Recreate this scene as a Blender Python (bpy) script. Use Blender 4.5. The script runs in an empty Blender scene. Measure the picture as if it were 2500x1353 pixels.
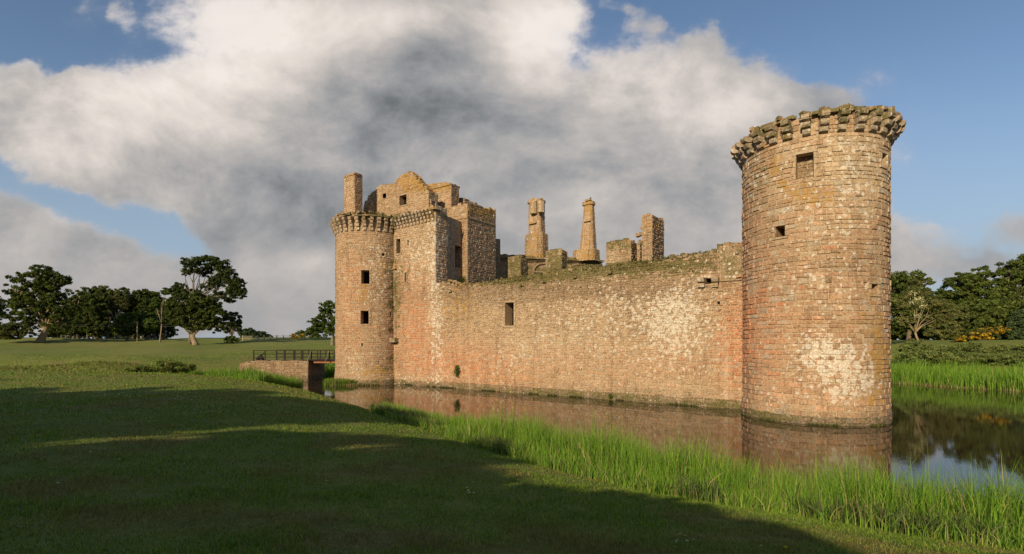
import bpy, math, random
import numpy as np
from mathutils import Vector, noise as mnoise
sc = bpy.context.scene
COL = sc.collection
rnd = random.Random(7)
F, HZ, CX, EYE = 1250.0, 835.0, 1250.0, 4.8      # survey constants: focal length in photo pixels, horizon row, centre column, eye height over the water

# ------------------------------------------------------------------ survey helpers
def P(px, py, Y):                                  # point seen at (px, py) standing Y metres away
    return Vector(((px-CX)/F*Y, Y, EYE+(HZ-py)/F*Y))
def proj(p):
    y = max(p[1], 0.5)
    return CX+F*p[0]/y, HZ-F*(p[2]-EYE)/y
U = Vector((.8025, -.5966, 0)); N = Vector((.5966, .8025, 0)); B0 = Vector((-13.06, 58.3, 0))   # curtain wall: along, inward, origin
Zv = Vector((0, 0, 1))
def on_plane(px, O, T):                             # distance along T from O where column px meets the vertical plane
    r = (px-CX)/F
    return (r*O.y-O.x)/(T.x-r*T.y)
def on_wall(px, py, off=0.0):
    O = B0+N*off; u = on_plane(px, O, U); y = O.y+U.y*u
    return u, EYE+(HZ-py)/F*y

# ------------------------------------------------------------------ object helpers
def tag(o, label=None, cat=None, group=None, kind=None):
    if label: o['label'] = label
    if cat: o['category'] = cat
    if group: o['group'] = group
    if kind: o['kind'] = kind
    return o
def empty(name, loc=(0, 0, 0), parent=None):
    o = bpy.data.objects.new(name, None); COL.objects.link(o); o.location = loc
    o.empty_display_size = .3
    if parent: o.parent = parent
    return o
class MB:
    def __init__(s): s.v = []; s.f = []; s.c = []; s.a = []
    def add(s, vs, fs, col=(.3, .3, .3), aux=(0, 0, 0)):
        n = len(s.v)
        s.v.extend([tuple(v) for v in vs]); s.f.extend([tuple(i+n for i in f) for f in fs])
        s.c.extend([tuple(col)]*len(vs)); s.a.extend([tuple(aux)]*len(vs))
    def box(s, O, X, Y, Z, col=(.3, .3, .3), aux=(0, 0, 0), jit=0.0):   # O corner, edge vectors
        vs = []
        for k in range(8):
            p = O+(X if k & 1 else X*0)+(Y if k & 2 else Y*0)+(Z if k & 4 else Z*0)
            if jit: p = p+Vector((rnd.uniform(-jit, jit), rnd.uniform(-jit, jit), rnd.uniform(-jit, jit)))
            vs.append(p)
        s.add(vs, [(0, 2, 3, 1), (4, 5, 7, 6), (0, 1, 5, 4), (2, 6, 7, 3), (0, 4, 6, 2), (1, 3, 7, 5)], col, aux)
    def tube(s, pts, rs, seg=7, col=(.3, .3, .3), aux=(0, 0, 0)):
        vs = []; fs = []
        for i, p in enumerate(pts):
            p = Vector(p)
            d = (Vector(pts[min(i+1, len(pts)-1)])-Vector(pts[max(i-1, 0)])).normalized()
            a = d.orthogonal().normalized() if i == 0 else (a-d*a.dot(d)).normalized()
            b = d.cross(a)
            for k in range(seg):
                t = 2*math.pi*k/seg
                vs.append(p+(a*math.cos(t)+b*math.sin(t))*rs[i])
        for i in range(len(pts)-1):
            for k in range(seg):
                k2 = (k+1) % seg
                fs.append((i*seg+k, i*seg+k2, (i+1)*seg+k2, (i+1)*seg+k))
        fs.append(tuple(range(seg))[::-1]); fs.append(tuple((len(pts)-1)*seg+k for k in range(seg)))
        s.add(vs, fs, col, aux)
    def build(s, name, mat, parent=None, smooth=False, org=None):
        v = np.array(s.v, dtype=np.float32).reshape(-1, 3)
        o = None
        if parent is None:
            o = Vector(((v[:, 0].min()+v[:, 0].max())/2, (v[:, 1].min()+v[:, 1].max())/2, v[:, 2].min())) if org is None else Vector(org)
            v = v-np.array(o, dtype=np.float32)
        else:
            w = parent.location.copy()
            if parent.parent: w += parent.parent.location
            v = v-np.array(w, dtype=np.float32)
        me = bpy.data.meshes.new(name); me.from_pydata(v.tolist(), [], s.f)
        ca = me.color_attributes.new('Col', 'FLOAT_COLOR', 'POINT')
        c = np.ones((len(v), 4), np.float32); c[:, :3] = s.c; ca.data.foreach_set('color', c.ravel())
        if any(x != (0, 0, 0) for x in s.a):
            cb = me.color_attributes.new('Aux', 'FLOAT_COLOR', 'POINT')
            c = np.ones((len(v), 4), np.float32); c[:, :3] = s.a; cb.data.foreach_set('color', c.ravel())
        if smooth: me.polygons.foreach_set('use_smooth', [True]*len(me.polygons))
        me.materials.append(mat); me.update()
        ob = bpy.data.objects.new(name, me); COL.objects.link(ob)
        if parent: ob.parent = parent
        else: ob.location = o
        return ob
def np_mesh(name, v, f, c, mat, parent=None, smooth=False):
    v = np.asarray(v, np.float32); f = np.asarray(f, np.int32)
    me = bpy.data.meshes.new(name); k = f.shape[1]
    if parent is not None: v = v-np.array(parent.location, dtype=np.float32)
    me.vertices.add(len(v)); me.vertices.foreach_set('co', v.ravel())
    me.loops.add(f.size); me.loops.foreach_set('vertex_index', f.ravel())
    me.polygons.add(len(f)); me.polygons.foreach_set('loop_start', np.arange(0, f.size, k, dtype=np.int32))
    me.update(calc_edges=True)
    if c is not None:
        ca = me.color_attributes.new('Col', 'FLOAT_COLOR', 'POINT')
        cc = np.ones((len(v), 4), np.float32); cc[:, :3] = c; ca.data.foreach_set('color', cc.ravel())
    if smooth: me.polygons.foreach_set('use_smooth', np.ones(len(f), bool))
    me.materials.append(mat); me.validate(); me.update()
    ob = bpy.data.objects.new(name, me); COL.objects.link(ob)
    if parent is not None: ob.parent = parent
    return ob

# ------------------------------------------------------------------ node helpers
class NT:
    def __init__(s, tree): s.t = tree; s.n = tree.nodes; s.l = tree.links
    def node(s, typ, ins=None, **kw):
        n = s.n.new(typ)
        for k, v in kw.items(): setattr(n, k, v)
        for k, v in (ins or {}).items(): s.set(n.inputs[k], v)
        return n
    def set(s, sock, v):
        if isinstance(v, bpy.types.NodeSocket): s.l.new(v, sock)
        else: sock.default_value = v
    def m(s, op, a, b=None, c=None, clamp=False):
        n = s.n.new('ShaderNodeMath'); n.operation = op; n.use_clamp = clamp
        for i, v in enumerate((a, b, c)):
            if v is not None: s.set(n.inputs[i], v)
        return n.outputs[0]
    def mix(s, f, a, b, mode='MIX'):
        n = s.n.new('ShaderNodeMix'); n.data_type = 'RGBA'; n.blend_type = mode
        s.set(n.inputs[0], f); s.set(n.inputs[6], a if isinstance(a, bpy.types.NodeSocket) else tuple(a)+(1,))
        s.set(n.inputs[7], b if isinstance(b, bpy.types.NodeSocket) else tuple(b)+(1,)); return n.outputs[2]
    def ss(s, x, lo, hi, a=0., b=1.):
        n = s.n.new('ShaderNodeMapRange'); n.interpolation_type = 'SMOOTHSTEP'
        for k, v in zip((0, 1, 2, 3, 4), (x, lo, hi, a, b)): s.set(n.inputs[k], v)
        return n.outputs[0]
    def noise(s, vec, scale, detail=4, rough=.55, dist=0., out=0):
        n = s.node('ShaderNodeTexNoise', {'Vector': vec, 'Scale': scale, 'Detail': detail, 'Roughness': rough, 'Distortion': dist})
        return n.outputs[out]
def new_mat(name):
    m = bpy.data.materials.new(name); m.use_nodes = True
    t = NT(m.node_tree); bs = m.node_tree.nodes['Principled BSDF']; bs.inputs['Roughness'].default_value = .9
    bs.inputs['Specular IOR Level'].default_value = .2
    return m, t, bs

def stone_mat():
    m, t, bs = new_mat('sandstone')
    co = t.node('ShaderNodeTexCoord').outputs['Object']
    col = t.node('ShaderNodeVertexColor', layer_name='Col').outputs[0]
    aux = t.node('ShaderNodeSeparateColor', {0: t.node('ShaderNodeVertexColor', layer_name='Aux').outputs[0]})
    L, O, M = aux.outputs
    n1 = t.noise(co, 2.2, 8, .65); n2 = t.noise(co, 9., 6, .7); n3 = t.noise(co, .35, 4, .6)
    nL = t.noise(co, 3.1, 9, .66, .4); nO = t.noise(co, 1.7, 8, .65, .3); nM = t.noise(co, 1.3, 8, .7)
    nS = t.noise(co, 7.5, 5, .6)
    c = t.mix(t.ss(n1, .35, .7, .0, .5), col, t.mix(.5, col, (.24, .18, .12)))
    c = t.mix(t.ss(n3, .35, .65, 0, .35), c, t.mix(1., c, (.78, .74, .70), 'MULTIPLY'))
    c = t.mix(t.ss(n2, .42, .7, .0, .38), c, (.60, .49, .34))
    c = t.mix(t.ss(n2, .52, .38, .0, .5), c, t.mix(1., c, (.5, .45, .42), 'MULTIPLY'))
    mpz = t.node('ShaderNodeMapping', {0: co, 3: (1.6, 1.6, .16)}).outputs[0]; nz = t.noise(mpz, 1.4, 6, .6)
    c = t.mix(t.ss(nz, .5, .72, 0, .6), c, t.mix(1., c, (.56, .50, .45), 'MULTIPLY'))
    c = t.mix(t.ss(nz, .42, .28, 0, .4), c, (.52, .43, .31))
    # green-brown moss, orange lichen, white lichen
    c = t.mix(t.ss(t.m('ADD', nM, t.m('MULTIPLY', M, .55)), .64, .8, 0, .85), c, t.mix(t.ss(n2, .35, .65), (.07, .075, .025), (.17, .14, .05)))
    c = t.mix(t.ss(t.m('ADD', nO, t.m('MULTIPLY', O, .42)), .66, .76, 0, .8), c, t.mix(t.ss(n2, .4, .6), (.42, .22, .05), (.33, .23, .09)))
    vd = t.node('ShaderNodeTexVoronoi', {'Vector': t.mix(.12, co, t.noise(co, 6., 4, .6, 0, 1)), 'Scale': 3.2}).outputs[0]
    thr = t.m('ADD', t.m('ADD', .05, t.m('MULTIPLY', L, .62)), t.m('MULTIPLY', t.m('SUBTRACT', nL, .5), 1.7))
    lm = t.ss(t.m('SUBTRACT', thr, vd), .0, .07)
    sp = t.ss(t.m('ADD', nS, t.m('MULTIPLY', L, .14)), .69, .73, 0, .9)
    lich = t.mix(t.ss(n2, .35, .65), (.76, .71, .62), (.50, .45, .37))
    lm = t.m('MULTIPLY', lm, t.ss(t.noise(co, 14., 5, .7), .38, .56, .25, 1.))
    c = t.mix(t.m('MULTIPLY', lm, .85), c, lich); c = t.mix(sp, c, (.66, .6, .5))
    t.set(bs.inputs['Base Color'], c)
    h = t.m('ADD', t.m('MULTIPLY', n2, .6), t.m('MULTIPLY', n1, .8))
    b = t.node('ShaderNodeBump', {'Height': h, 'Strength': .8, 'Distance': .06})
    t.set(bs.inputs['Normal'], b.outputs[0]); bs.inputs['Roughness'].default_value = .95
    return m
def attr_mat(name, rough=.9, var=.25, scale=8., bump=0.3, transl=0.):   # colour comes from the mesh, varied by noise
    m, t, bs = new_mat(name)
    co = t.node('ShaderNodeTexCoord').outputs['Object']
    col = t.node('ShaderNodeVertexColor', layer_name='Col').outputs[0]
    n = t.noise(co, scale, 6, .6)
    c = t.mix(t.ss(n, .3, .7), t.mix(1., col, (1-var,)*3, 'MULTIPLY'), t.mix(1., col, (1+var,)*3, 'MULTIPLY'))
    t.set(bs.inputs['Base Color'], c); bs.inputs['Roughness'].default_value = rough
    if bump: t.set(bs.inputs['Normal'], t.node('ShaderNodeBump', {'Height': n, 'Strength': bump, 'Distance': .05}).outputs[0])
    if transl:
        tr = t.node('ShaderNodeBsdfTranslucent', {'Color': t.mix(1., c, (1.3, 1.5, .6), 'MULTIPLY')})
        mx = t.node('ShaderNodeMixShader', {0: transl, 1: bs.outputs[0], 2: tr.outputs[0]})
        t.set(m.node_tree.nodes['Material Output'].inputs['Surface'], mx.outputs[0])
    return m
STONE = stone_mat()
LEAF = attr_mat('foliage', .75, .3, 1.1, 0, .32)
BLADE = attr_mat('grass_blade', .6, .12, 3., 0, .3)
BARK = attr_mat('bark', .95, .35, 6., .6)
WOOD = attr_mat('weathered_wood', .85, .25, 10., .4)
IRON = attr_mat('painted_iron', .55, .2, 20., .2)
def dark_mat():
    m, t, bs = new_mat('painted_interior_dark'); bs.inputs['Base Color'].default_value = (.012, .008, .007, 1)  # near-black colour stands in for the unlit hollow behind openings
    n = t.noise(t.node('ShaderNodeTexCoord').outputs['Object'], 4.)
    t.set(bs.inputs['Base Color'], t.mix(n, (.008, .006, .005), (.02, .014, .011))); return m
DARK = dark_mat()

# ------------------------------------------------------------------ stonework
# stains of the masonry, surveyed: (col, row, half width, half height, strength)
RED = [(670, 900, 110, 30, .35), (1010, 820, 34, 120, 1.), (1150, 880, 75, 45, .8), (1240, 925, 90, 30, .4), (1790, 850, 28, 95, 1.1), (1080, 900, 40, 40, .4), (1850, 820, 45, 130, .45),
       (1835, 690, 25, 90, .35), (1950, 970, 120, 30, .4), (1480, 880, 160, 35, .3), (850, 800, 25, 100, .3), (860, 690, 25, 60, .3), (1000, 540, 0.1, .1, 0),
       (1700, 890, 60, 40, .25), (1960, 780, 110, 90, .2)]
LICH = [(2040, 890, 70, 48, 1.1), (2100, 925, 30, 22, .8), (1990, 850, 30, 30, .8), (2055, 970, 60, 20, .4), (1900, 960, 60, 30, .4), (1650, 760, 44, 55, 1.), (1700, 800, 45, 60, .45),
        (1600, 800, 40, 50, .6), (1560, 750, 60, 50, .65), (1470, 735, 60, 40, .6), (1430, 800, 70, 60, .5), (1240, 870, 35, 55, .6), (1066, 800, 8, 130, .75), (1062, 660, 10, 110, .7),
        (1075, 660, 12, 150, .5), (1350, 790, 60, 50, .3), (1520, 850, 100, 60, .35), (1670, 870, 80, 60, .35), (920, 620, 35, 45, .45), (925, 700, 25, 60, .45), (1020, 620, 35, 60, .5),
        (2080, 420, 70, 60, .55), (2030, 350, 90, 30, .45), (1900, 440, 60, 60, .3), (2090, 540, 80, 60, .3), (1990, 560, 80, 60, .2), (1180, 600, 40, 60, .45), (1080, 560, 15, 60, .5),
        (1830, 420, 20, 80, .4), (870, 880, 45, 20, .4), (1000, 925, 60, 9, .35), (1100, 930, 70, 8, .3), (2000, 700, 130, 60, .3), (855, 470, 10, 30, .4), (1310, 560, 20, 50, .35), (1440, 530, 12, 30, .4),
        (1160, 470, 0.1, .1, 0), (1790, 660, 30, 40, .4), (1720, 690, 30, 60, .4), (1280, 800, 60, 70, .25)]
ORNG = [(2150, 880, 18, 60, .9), (2125, 790, 20, 30, .5), (2130, 985, 20, 20, .5), (1960, 480, 40, 25, .5), (1900, 420, 30, 40, .55), (2010, 485, 20, 12, .6), (1000, 445, 40, 25, .7),
        (1180, 515, 35, 14, .9), (1075, 455, 35, 14, .6), (935, 640, 8, 40, .6), (1110, 755, 40, 40, .45), (890, 720, 8, 30, .7), (1180, 700, 60, 40, .2), (1310, 500, 22, 20, .6), (1437, 505, 15, 20, .6),
        (1430, 625, 40, 12, .7), (1310, 625, 40, 8, .6), (920, 910, 40, 18, .5), (1270, 930, 60, 20, .35), (1590, 545, 25, 20, .5), (1440, 570, 20, 50, .3), (2140, 700, 20, 60, .3), (1060, 520, 20, 20, .5)]
MOSS = [(1400, 668, 130, 16, .8), (1600, 650, 110, 14, .8), (1250, 690, 80, 12, .5), (920, 530, 80, 14, .35), (965, 720, 14, 110, .55), (945, 900, 25, 30, .35), (1515, 600, 35, 12, .7), (1900, 330, 100, 26, .3),
        (2060, 285, 140, 26, .35), (1260, 640, 25, 18, .5), (1355, 630, 25, 20, .6), (1850, 430, 14, 60, .35), (1720, 620, 60, 8, .4), (1860, 1015, 60, 6, .6), (1770, 985, 40, 8, .5), (1500, 965, 200, 8, .3), (1660, 650, 60, 14, .5)]
BROWN = [(670, 905, 110, 40, 1.5), (1300, 715, 260, 22, .7), (1550, 700, 200, 22, .6), (1750, 640, 70, 30, .5), (1260, 640, 70, 60, .6), (960, 700, 22, 180, .5), (1150, 640, 60, 80, .4), (2050, 640, 130, 60, .3), (2150, 850, 25, 130, .4),
         (1850, 440, 30, 90, .35), (1700, 900, 30, 40, .3), (1560, 790, 30, 60, .35), (1400, 960, 500, 12, .3), (1585, 590, 40, 60, .4), (1510, 615, 40, 30, .4)]
PALE = [(2070, 400, 110, 110, .6), (1350, 760, 200, 70, .3), (1400, 850, 180, 80, .45), (1700, 950, 150, 30, .5), (1000, 925, 90, 10, .8), (1020, 600, 40, 70, .6), (1950, 980, 130, 25, .35), (860, 900, 40, 25, .5), (2070, 400, 80, 70, .5), (1650, 780, 90, 90, .5), (1200, 780, 80, 60, .35)]
def acc(L, x, y):
    s = 0.
    for (a, b, rx, ry, k) in L:
        dx = (x-a)/rx; dy = (y-b)/ry; q = dx*dx+dy*dy
        if q < 6: s += k*math.exp(-q*.7)
    return s
TAN, REDC, BRN, PAL, GRY = Vector((.405, .255, .152)), Vector((.55, .20, .09)), Vector((.21, .135, .078)), Vector((.56, .435, .285)), Vector((.40, .36, .29))
def stone_look(p, r=None, mortar=False):
    x, y = proj(p)
    r = r or rnd
    x += r.uniform(-12, 12); y += r.uniform(-8, 8)
    red = acc(RED, x, y); pal = acc(PALE, x, y); brn = acc(BROWN, x, y)
    c = TAN.lerp(REDC, min(1, max(0, red+r.uniform(-.10, .22)+(.4 if r.random() < .04 else 0))))
    c = c.lerp(PAL, min(.9, max(0, pal*.8+r.uniform(-.15, .2))))
    c = c.lerp(BRN, min(.85, max(0, brn*.8+r.uniform(-.2, .25)+(.35 if r.random() < .08 else 0))))
    if r.random() < .12: c = c.lerp(GRY, .6)
    k = r.uniform(.84, 1.15)
    if mortar: c = TAN.lerp(REDC, min(.8, red)).lerp(PAL, .6).lerp(BRN, min(.6, brn)); k = .92
    z = p[2]
    if z < 1.1:                                  # wet, algae-dark band where the water stands
        w = (1-max(0, (z-.05))/1.05)**2*1.15+r.uniform(-.1, .1); c = c.lerp(Vector((.055, .05, .03)), min(.85, w*.9))
    a = (acc(LICH, x, y)*(.52 if 1070 < x < 1590 else (.72 if 1590 <= x < 1790 else 1.))+.07*(z > .6), acc(ORNG, x, y)+.05, acc(MOSS, x, y)+(.25 if z < .5 else 0))
    return tuple(c*k), tuple(min(1, q) for q in a)

def plane_S(O, T, out):                           # surface in metres: u along T, v = height, off = outwards
    return lambda u, v, off=0.: O+T*u+Zv*v+out*off
def cyl_S(C, R, flare=.0):
    def S(u, v, off=0.):
        a = u/R; rr = R+off+flare*max(0, 1.6-v)
        return Vector((C.x+rr*math.sin(a), C.y-rr*math.cos(a), v))
    return S
def cyl_uv(C, R, px, py):
    r = (px-CX)/F; a = r*r+1; b = -2*(C.x*r+C.y); c = C.x**2+C.y**2-R*R
    D = max(0, b*b-4*a*c); y = (-b-math.sqrt(D))/(2*a); x = r*y
    return math.atan2(x-C.x, C.y-y)*R, EYE+(HZ-py)/F*y
def masonry(mb, S, u0, u1, v0, v1, ch=.24, sw=.42, holes=(), top=None, seed=1, relief=.05, jit=.016, backing=True, wob=.0, rough=0.):
    r = random.Random(seed); v = v0
    while v < v1-.04:
        h = ch*r.uniform(.72, 1.35); h = min(h, v1-v+.02)
        u = u0-r.uniform(0, sw)
        while u < u1:
            w = sw*r.choice((.55, .7, .85, 1., 1., 1.2, 1.5))*r.uniform(.85, 1.15)
            a, b = max(u, u0), min(u+w, u1); u += w
            segs = [(a, b)]
            for (h0, h1, g0, g1) in holes:
                if v+h > g0+.03 and v < g1-.03:
                    ns = []
                    for (x, y) in segs:
                        if y <= h0 or x >= h1: ns.append((x, y)); continue
                        if x < h0: ns.append((x, h0))
                        if y > h1: ns.append((h1, y))
                    segs = ns
            for (x, y) in segs:
                if y-x < .07: continue
                if top and v+h*.6 > top((x+y)/2): continue
                g = .014+.008*r.random()
                hs = h
                splits = [(v, v+h)] if r.random() > rough else [(v, v+h*.5), (v+h*.5, v+h)]
                for (va, vb) in splits:
                    wv = wob*mnoise.noise(Vector(((x+y)*.25, va*.6, seed)))
                    q = [(x+g, va+g), (y-g, va+g), (y-g, vb-g), (x+g, vb-g)]
                    q = [(qu+r.uniform(-jit, jit), qv+wv+r.uniform(-jit, jit)) for qu, qv in q]
                    cu, cv = (x+y)/2, (va+vb)/2
                    if r.random() < .05: d = -.02
                    else: d = relief*r.uniform(.25, 1.25)
                    ins = .022+.012*r.random()
                    vs = [S(qu, qv, -.03) for qu, qv in q]
                    for qu, qv in q:
                        iu = qu+(ins if qu < cu else -ins); iv = qv+(ins if qv < cv else -ins)
                        vs.append(S(iu, iv, d+r.uniform(-.35, .35)*relief*.5))
                    c, ax = stone_look(S(cu, cv), r)
                    mb.add(vs, [(4, 5, 6, 7), (0, 1, 5, 4), (1, 2, 6, 5), (2, 3, 7, 6), (3, 0, 4, 7)], c, ax)
        v += h
    if backing:
        us = set([u0, u1]); vs_ = set([v0, v1]); n = max(1, int((u1-u0)/.6)); us |= {u0+(u1-u0)*i/n for i in range(n+1)}
        m = max(1, int((v1-v0)/.6)); vs_ |= {v0+(v1-v0)*i/m for i in range(m+1)}
        for (a, b, c_, d_) in holes: us |= {a, b}; vs_ |= {c_, d_}
        us = sorted(x for x in us if u0 <= x <= u1); vv = sorted(x for x in vs_ if v0 <= x <= v1)
        for i in range(len(us)-1):
            if us[i+1]-us[i] < 1e-4: continue
            um = (us[i]+us[i+1])/2; tp = top(um)-.03 if top else 1e9
            for j in range(len(vv)-1):
                if vv[j+1]-vv[j] < 1e-4: continue
                vm = (vv[j]+vv[j+1])/2
                if any(a < um < b and c_ < vm < d_ for (a, b, c_, d_) in holes): continue
                if vv[j] >= tp: continue
                hi = min(vv[j+1], tp)
                c, ax = stone_look(S(um, vm), r, True)
                mb.add([S(us[i], vv[j]), S(us[i+1], vv[j]), S(us[i+1], hi), S(us[i], hi)], [(0, 1, 2, 3)], c, ax)
def dressed(mb, S, hole, w=.17):                    # long-and-short jamb stones, lintel and sill standing a little proud
    u0, u1, v0, v1 = hole
    def slab(a, b, c, d, off):
        q = [S(a, c, -.02), S(b, c, -.02), S(b, d, -.02), S(a, d, -.02), S(a+.015, c+.015, off), S(b-.015, c+.015, off), S(b-.015, d-.015, off), S(a+.015, d-.015, off)]
        col, ax = stone_look(q[4], rnd); col = tuple(Vector(col).lerp(PAL, .45)*.92)
        mb.add(q, [(4, 5, 6, 7), (0, 1, 5, 4), (1, 2, 6, 5), (2, 3, 7, 6), (3, 0, 4, 7)], col, ax)
    slab(u0-w*1.3, u1+w*1.2, v1, v1+w*1.1, .075); slab(u0-w, u1+w, v0-w*.9, v0, .085)
    n = max(2, int((v1-v0)/.32)); h = (v1-v0)/n
    for i in range(n):
        for sgn, e in ((-1, u0), (1, u1)):
            ww = w*(1.5 if (i+(sgn > 0)) % 2 else .95)*rnd.uniform(.9, 1.1); a, b = sorted((e, e+sgn*ww)); slab(a, b, v0+i*h, v0+(i+1)*h, .07+.008*rnd.random())
def opening(S, hole, depth, parent, infill=False, name='window', back=DARK):   # reveals, sill line and a back panel painted near-black for the shade inside
    u0, u1, v0, v1 = hole; mb = MB(); um, vm = (u0+u1)/2, (v0+v1)/2
    nrm = (S(um, vm, 0)-S(um, vm, 1)).normalized()
    c = [S(u0, v0), S(u1, v0), S(u1, v1), S(u0, v1)]; d = [p+nrm*depth for p in c]
    f = [p-nrm*.02 for p in c]
    for i in range(4):
        k = (i+1) % 4; col, ax = stone_look((c[i]+c[k])/2, rnd)
        mb.add([f[i], f[k], d[k], d[i]], [(0, 1, 2, 3)], col, (.2, .1, .1))
    if u1-u0 > .25: dressed(mb, S, hole)
    o = mb.build(name, STONE, parent)
    if infill:
        m2 = MB(); S2 = lambda u, v, off=0.: S(u, v, off)+nrm*depth
        masonry(m2, S2, u0, u1, v0, v1, .17, .3, seed=5, relief=.03)
        # fold the infill into the same window object
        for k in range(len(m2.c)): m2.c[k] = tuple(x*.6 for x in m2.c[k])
        q = m2.build('blocking', STONE, parent)
    else:
        m2 = MB(); m2.add(d, [(0, 1, 2, 3)], (.01, .01, .01)); q = m2.build('painted_dark_back', back, parent)
    return o
def corbel_mb(mb, O, T, out, tiers, w, r, hs=None):
    z = 0.
    for k, (p, h) in enumerate(tiers):
        ww = w*r.uniform(.86, 1.12); p = p*r.uniform(.9, 1.08); rr = min(h*.55, p*.6)
        pr = [(-.25, 0), (p-rr, 0), (p-rr*.3, rr*.3), (p, rr), (p, h-.03), (-.25, h-.03)]
        vs = []
        sh = r.uniform(-.03, .03)
        for sgn in (-1, 1):
            for (a, b) in pr: vs.append(O+T*(sgn*ww/2+sh)+out*(a+r.uniform(-.02, .02))+Zv*(z+b+r.uniform(-.015, .015)))
        n = len(pr)
        fs = [tuple(range(n))[::-1], tuple(range(n, 2*n))]+[(i, (i+1) % n, n+(i+1) % n, n+i) for i in range(n)]
        c, ax = stone_look(O+Zv*z, r); c = tuple(GRY.lerp(Vector(c), .45)*r.uniform(.75, 1.15)); ax = (ax[0]*.6+.2, ax[1]+.15, ax[2]+.12)
        mb.add(vs, fs, c, ax); z += h
def cap_stones(mb, S, u0, u1, v, off0, off1, r, sw=.6, h=.22, gap=.15, step=0.):
    u = u0
    while u < u1:
        w = sw*r.uniform(.6, 1.4); b = min(u+w, u1); hh = h*r.uniform(.5, 1.5)
        if r.random() > gap and b-u > .1:
            o0, o1 = off0, off1+r.uniform(-.12, .05); vb = v-.05
            vs = [S(u, vb, o1), S(b, vb, o1), S(b, vb, o0), S(u, vb, o0), S(u+.03, vb+hh, o1-.06), S(b-.03, vb+hh*r.uniform(.8, 1.1), o1-.05), S(b-.03, vb+hh, o0), S(u+.03, vb+hh*r.uniform(.8, 1.1), o0)]
            vs = [q+Vector((r.uniform(-.03, .03), r.uniform(-.03, .03), r.uniform(-.02, .02))) for q in vs]
            c, ax = stone_look(vs[4], r)
            mb.add(vs, [(0, 3, 2, 1), (4, 5, 6, 7), (0, 1, 5, 4), (1, 2, 6, 5), (2, 3, 7, 6), (3, 0, 4, 7)], c, (ax[0], ax[1]+.1, min(1, ax[2]+.3)))
        u = b
def rubble(mb, p, s, r, dark=1.):
    a = Vector((r.uniform(-1, 1), r.uniform(-1, 1), r.uniform(-.2, .2))).normalized(); b = Zv.cross(a).normalized(); c_ = a.cross(b)
    c, ax = stone_look(p, r)
    sx, sy, sz = s*r.uniform(.7, 1.3), s*r.uniform(.7, 1.2), s*r.uniform(.45, .8)
    mb.box(p-a*sx/2-b*sy/2-c_*sz*.3, a*sx, b*sy, c_*sz, tuple(x*dark for x in c), (ax[0], ax[1]+.1, min(1, ax[2]+.25)), jit=s*.12)

castle = empty('castle', (2., 47., 0.))
tag(castle, 'ruined red sandstone castle with round towers standing in its moat', 'castle')

# ---- the near round tower
CB, RB = Vector((19.55, 33.4, 0)), 4.11
SB = cyl_S(CB, RB, .05)
bt = empty('corner_tower', tuple(CB-castle.location), castle); bt['label'] = 'big lichen-spotted round corner tower'
def hole_c(C, R, x0, y0, x1, y1):
    a = cyl_uv(C, R, x0, (y0+y1)/2)[0]; b = cyl_uv(C, R, x1, (y0+y1)/2)[0]
    m_ = (x0+x1)/2; return (min(a, b), max(a, b), cyl_uv(C, R, m_, y1)[1], cyl_uv(C, R, m_, y0)[1])
bh = [hole_c(CB, RB, 1944, 375, 1986, 435), hole_c(CB, RB, 1893, 552, 1917, 578), hole_c(CB, RB, 2151, 375, 2164, 405), hole_c(CB, RB, 2126, 694, 2143, 718)]
# the tower builder keeps its child objects one level below the tower part: thing > part > sub-part
def tower_part(part, S, C, R, ztop, holes, ch, sw, seed, u0, u1, zs=None, relief=.05, cap=None):
    mb = MB(); masonry(mb, S, u0, u1, -1.3, ztop, ch, sw, holes, seed=seed, relief=relief, wob=.04)
    uu = 2*math.pi*R                                # plain back of the drum and its floor
    n = 24; a0 = u1/R; a1 = 2*math.pi+u0/R
    for i in range(n):
        a = a0+(a1-a0)*i/n; b = a0+(a1-a0)*(i+1)/n
        mb.add([S(a*R, -1.3), S(b*R, -1.3), S(b*R, ztop), S(a*R, ztop)], [(0, 1, 2, 3)], (.25, .16, .1), (.2, .1, .1))
    ring = [S(2*math.pi*i/48*R, ztop-.02, -.02) for i in range(48)]
    mb.add(ring+[Vector((C.x, C.y, ztop-.02))], [(i, (i+1) % 48, 48) for i in range(48)], (.14, .12, .06), (0, 0, .8))
    return mb
mb = tower_part(bt, SB, CB, RB, 18.0, bh, .29, .62, 11, -2.35*RB, 2.0*RB, relief=.055)
r = random.Random(3)
cap_stones(mb, SB, -2.35*RB, 2.*RB, 17.98, -.75, .38, r, .55, .2, .22)
for i in range(70):
    a = r.uniform(-2.2, 2.)*RB; rubble(mb, SB(a, 18.05+r.uniform(0, .15), r.uniform(-.5, .35)), .32, r)
mb.build('drum', STONE, bt)
for h, d, inf in zip(bh, (.6, 1.6, .5, .45), (True, False, False, False)):
    if d == .45 or d == .5:
        opening(SB, h, d, bt, name='niche', back=STONE)
    else: opening(SB, h, d, bt, infill=inf)
nC = 21
for i in range(nC):
    a = -2.3+4.25*i/(nC-1)*1.0
    a += r.uniform(-.012, .012); u = a*RB
    O = SB(u, 16.75); out = (SB(u, 16.75, 1)-O).normalized(); T = Zv.cross(out)
    m = MB(); O = O+Zv*.12; tiers = [(.28, .33), (.52, .36), (.74, .36)]
    corbel_mb(m, O, T, out, tiers, .44, r)
    if r.random() < .5: rubble(m, O+out*r.uniform(.3, .5)+Zv*(1.02+r.uniform(0, .08)), .40, r)
    m.build('corbel', STONE, bt)

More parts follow.
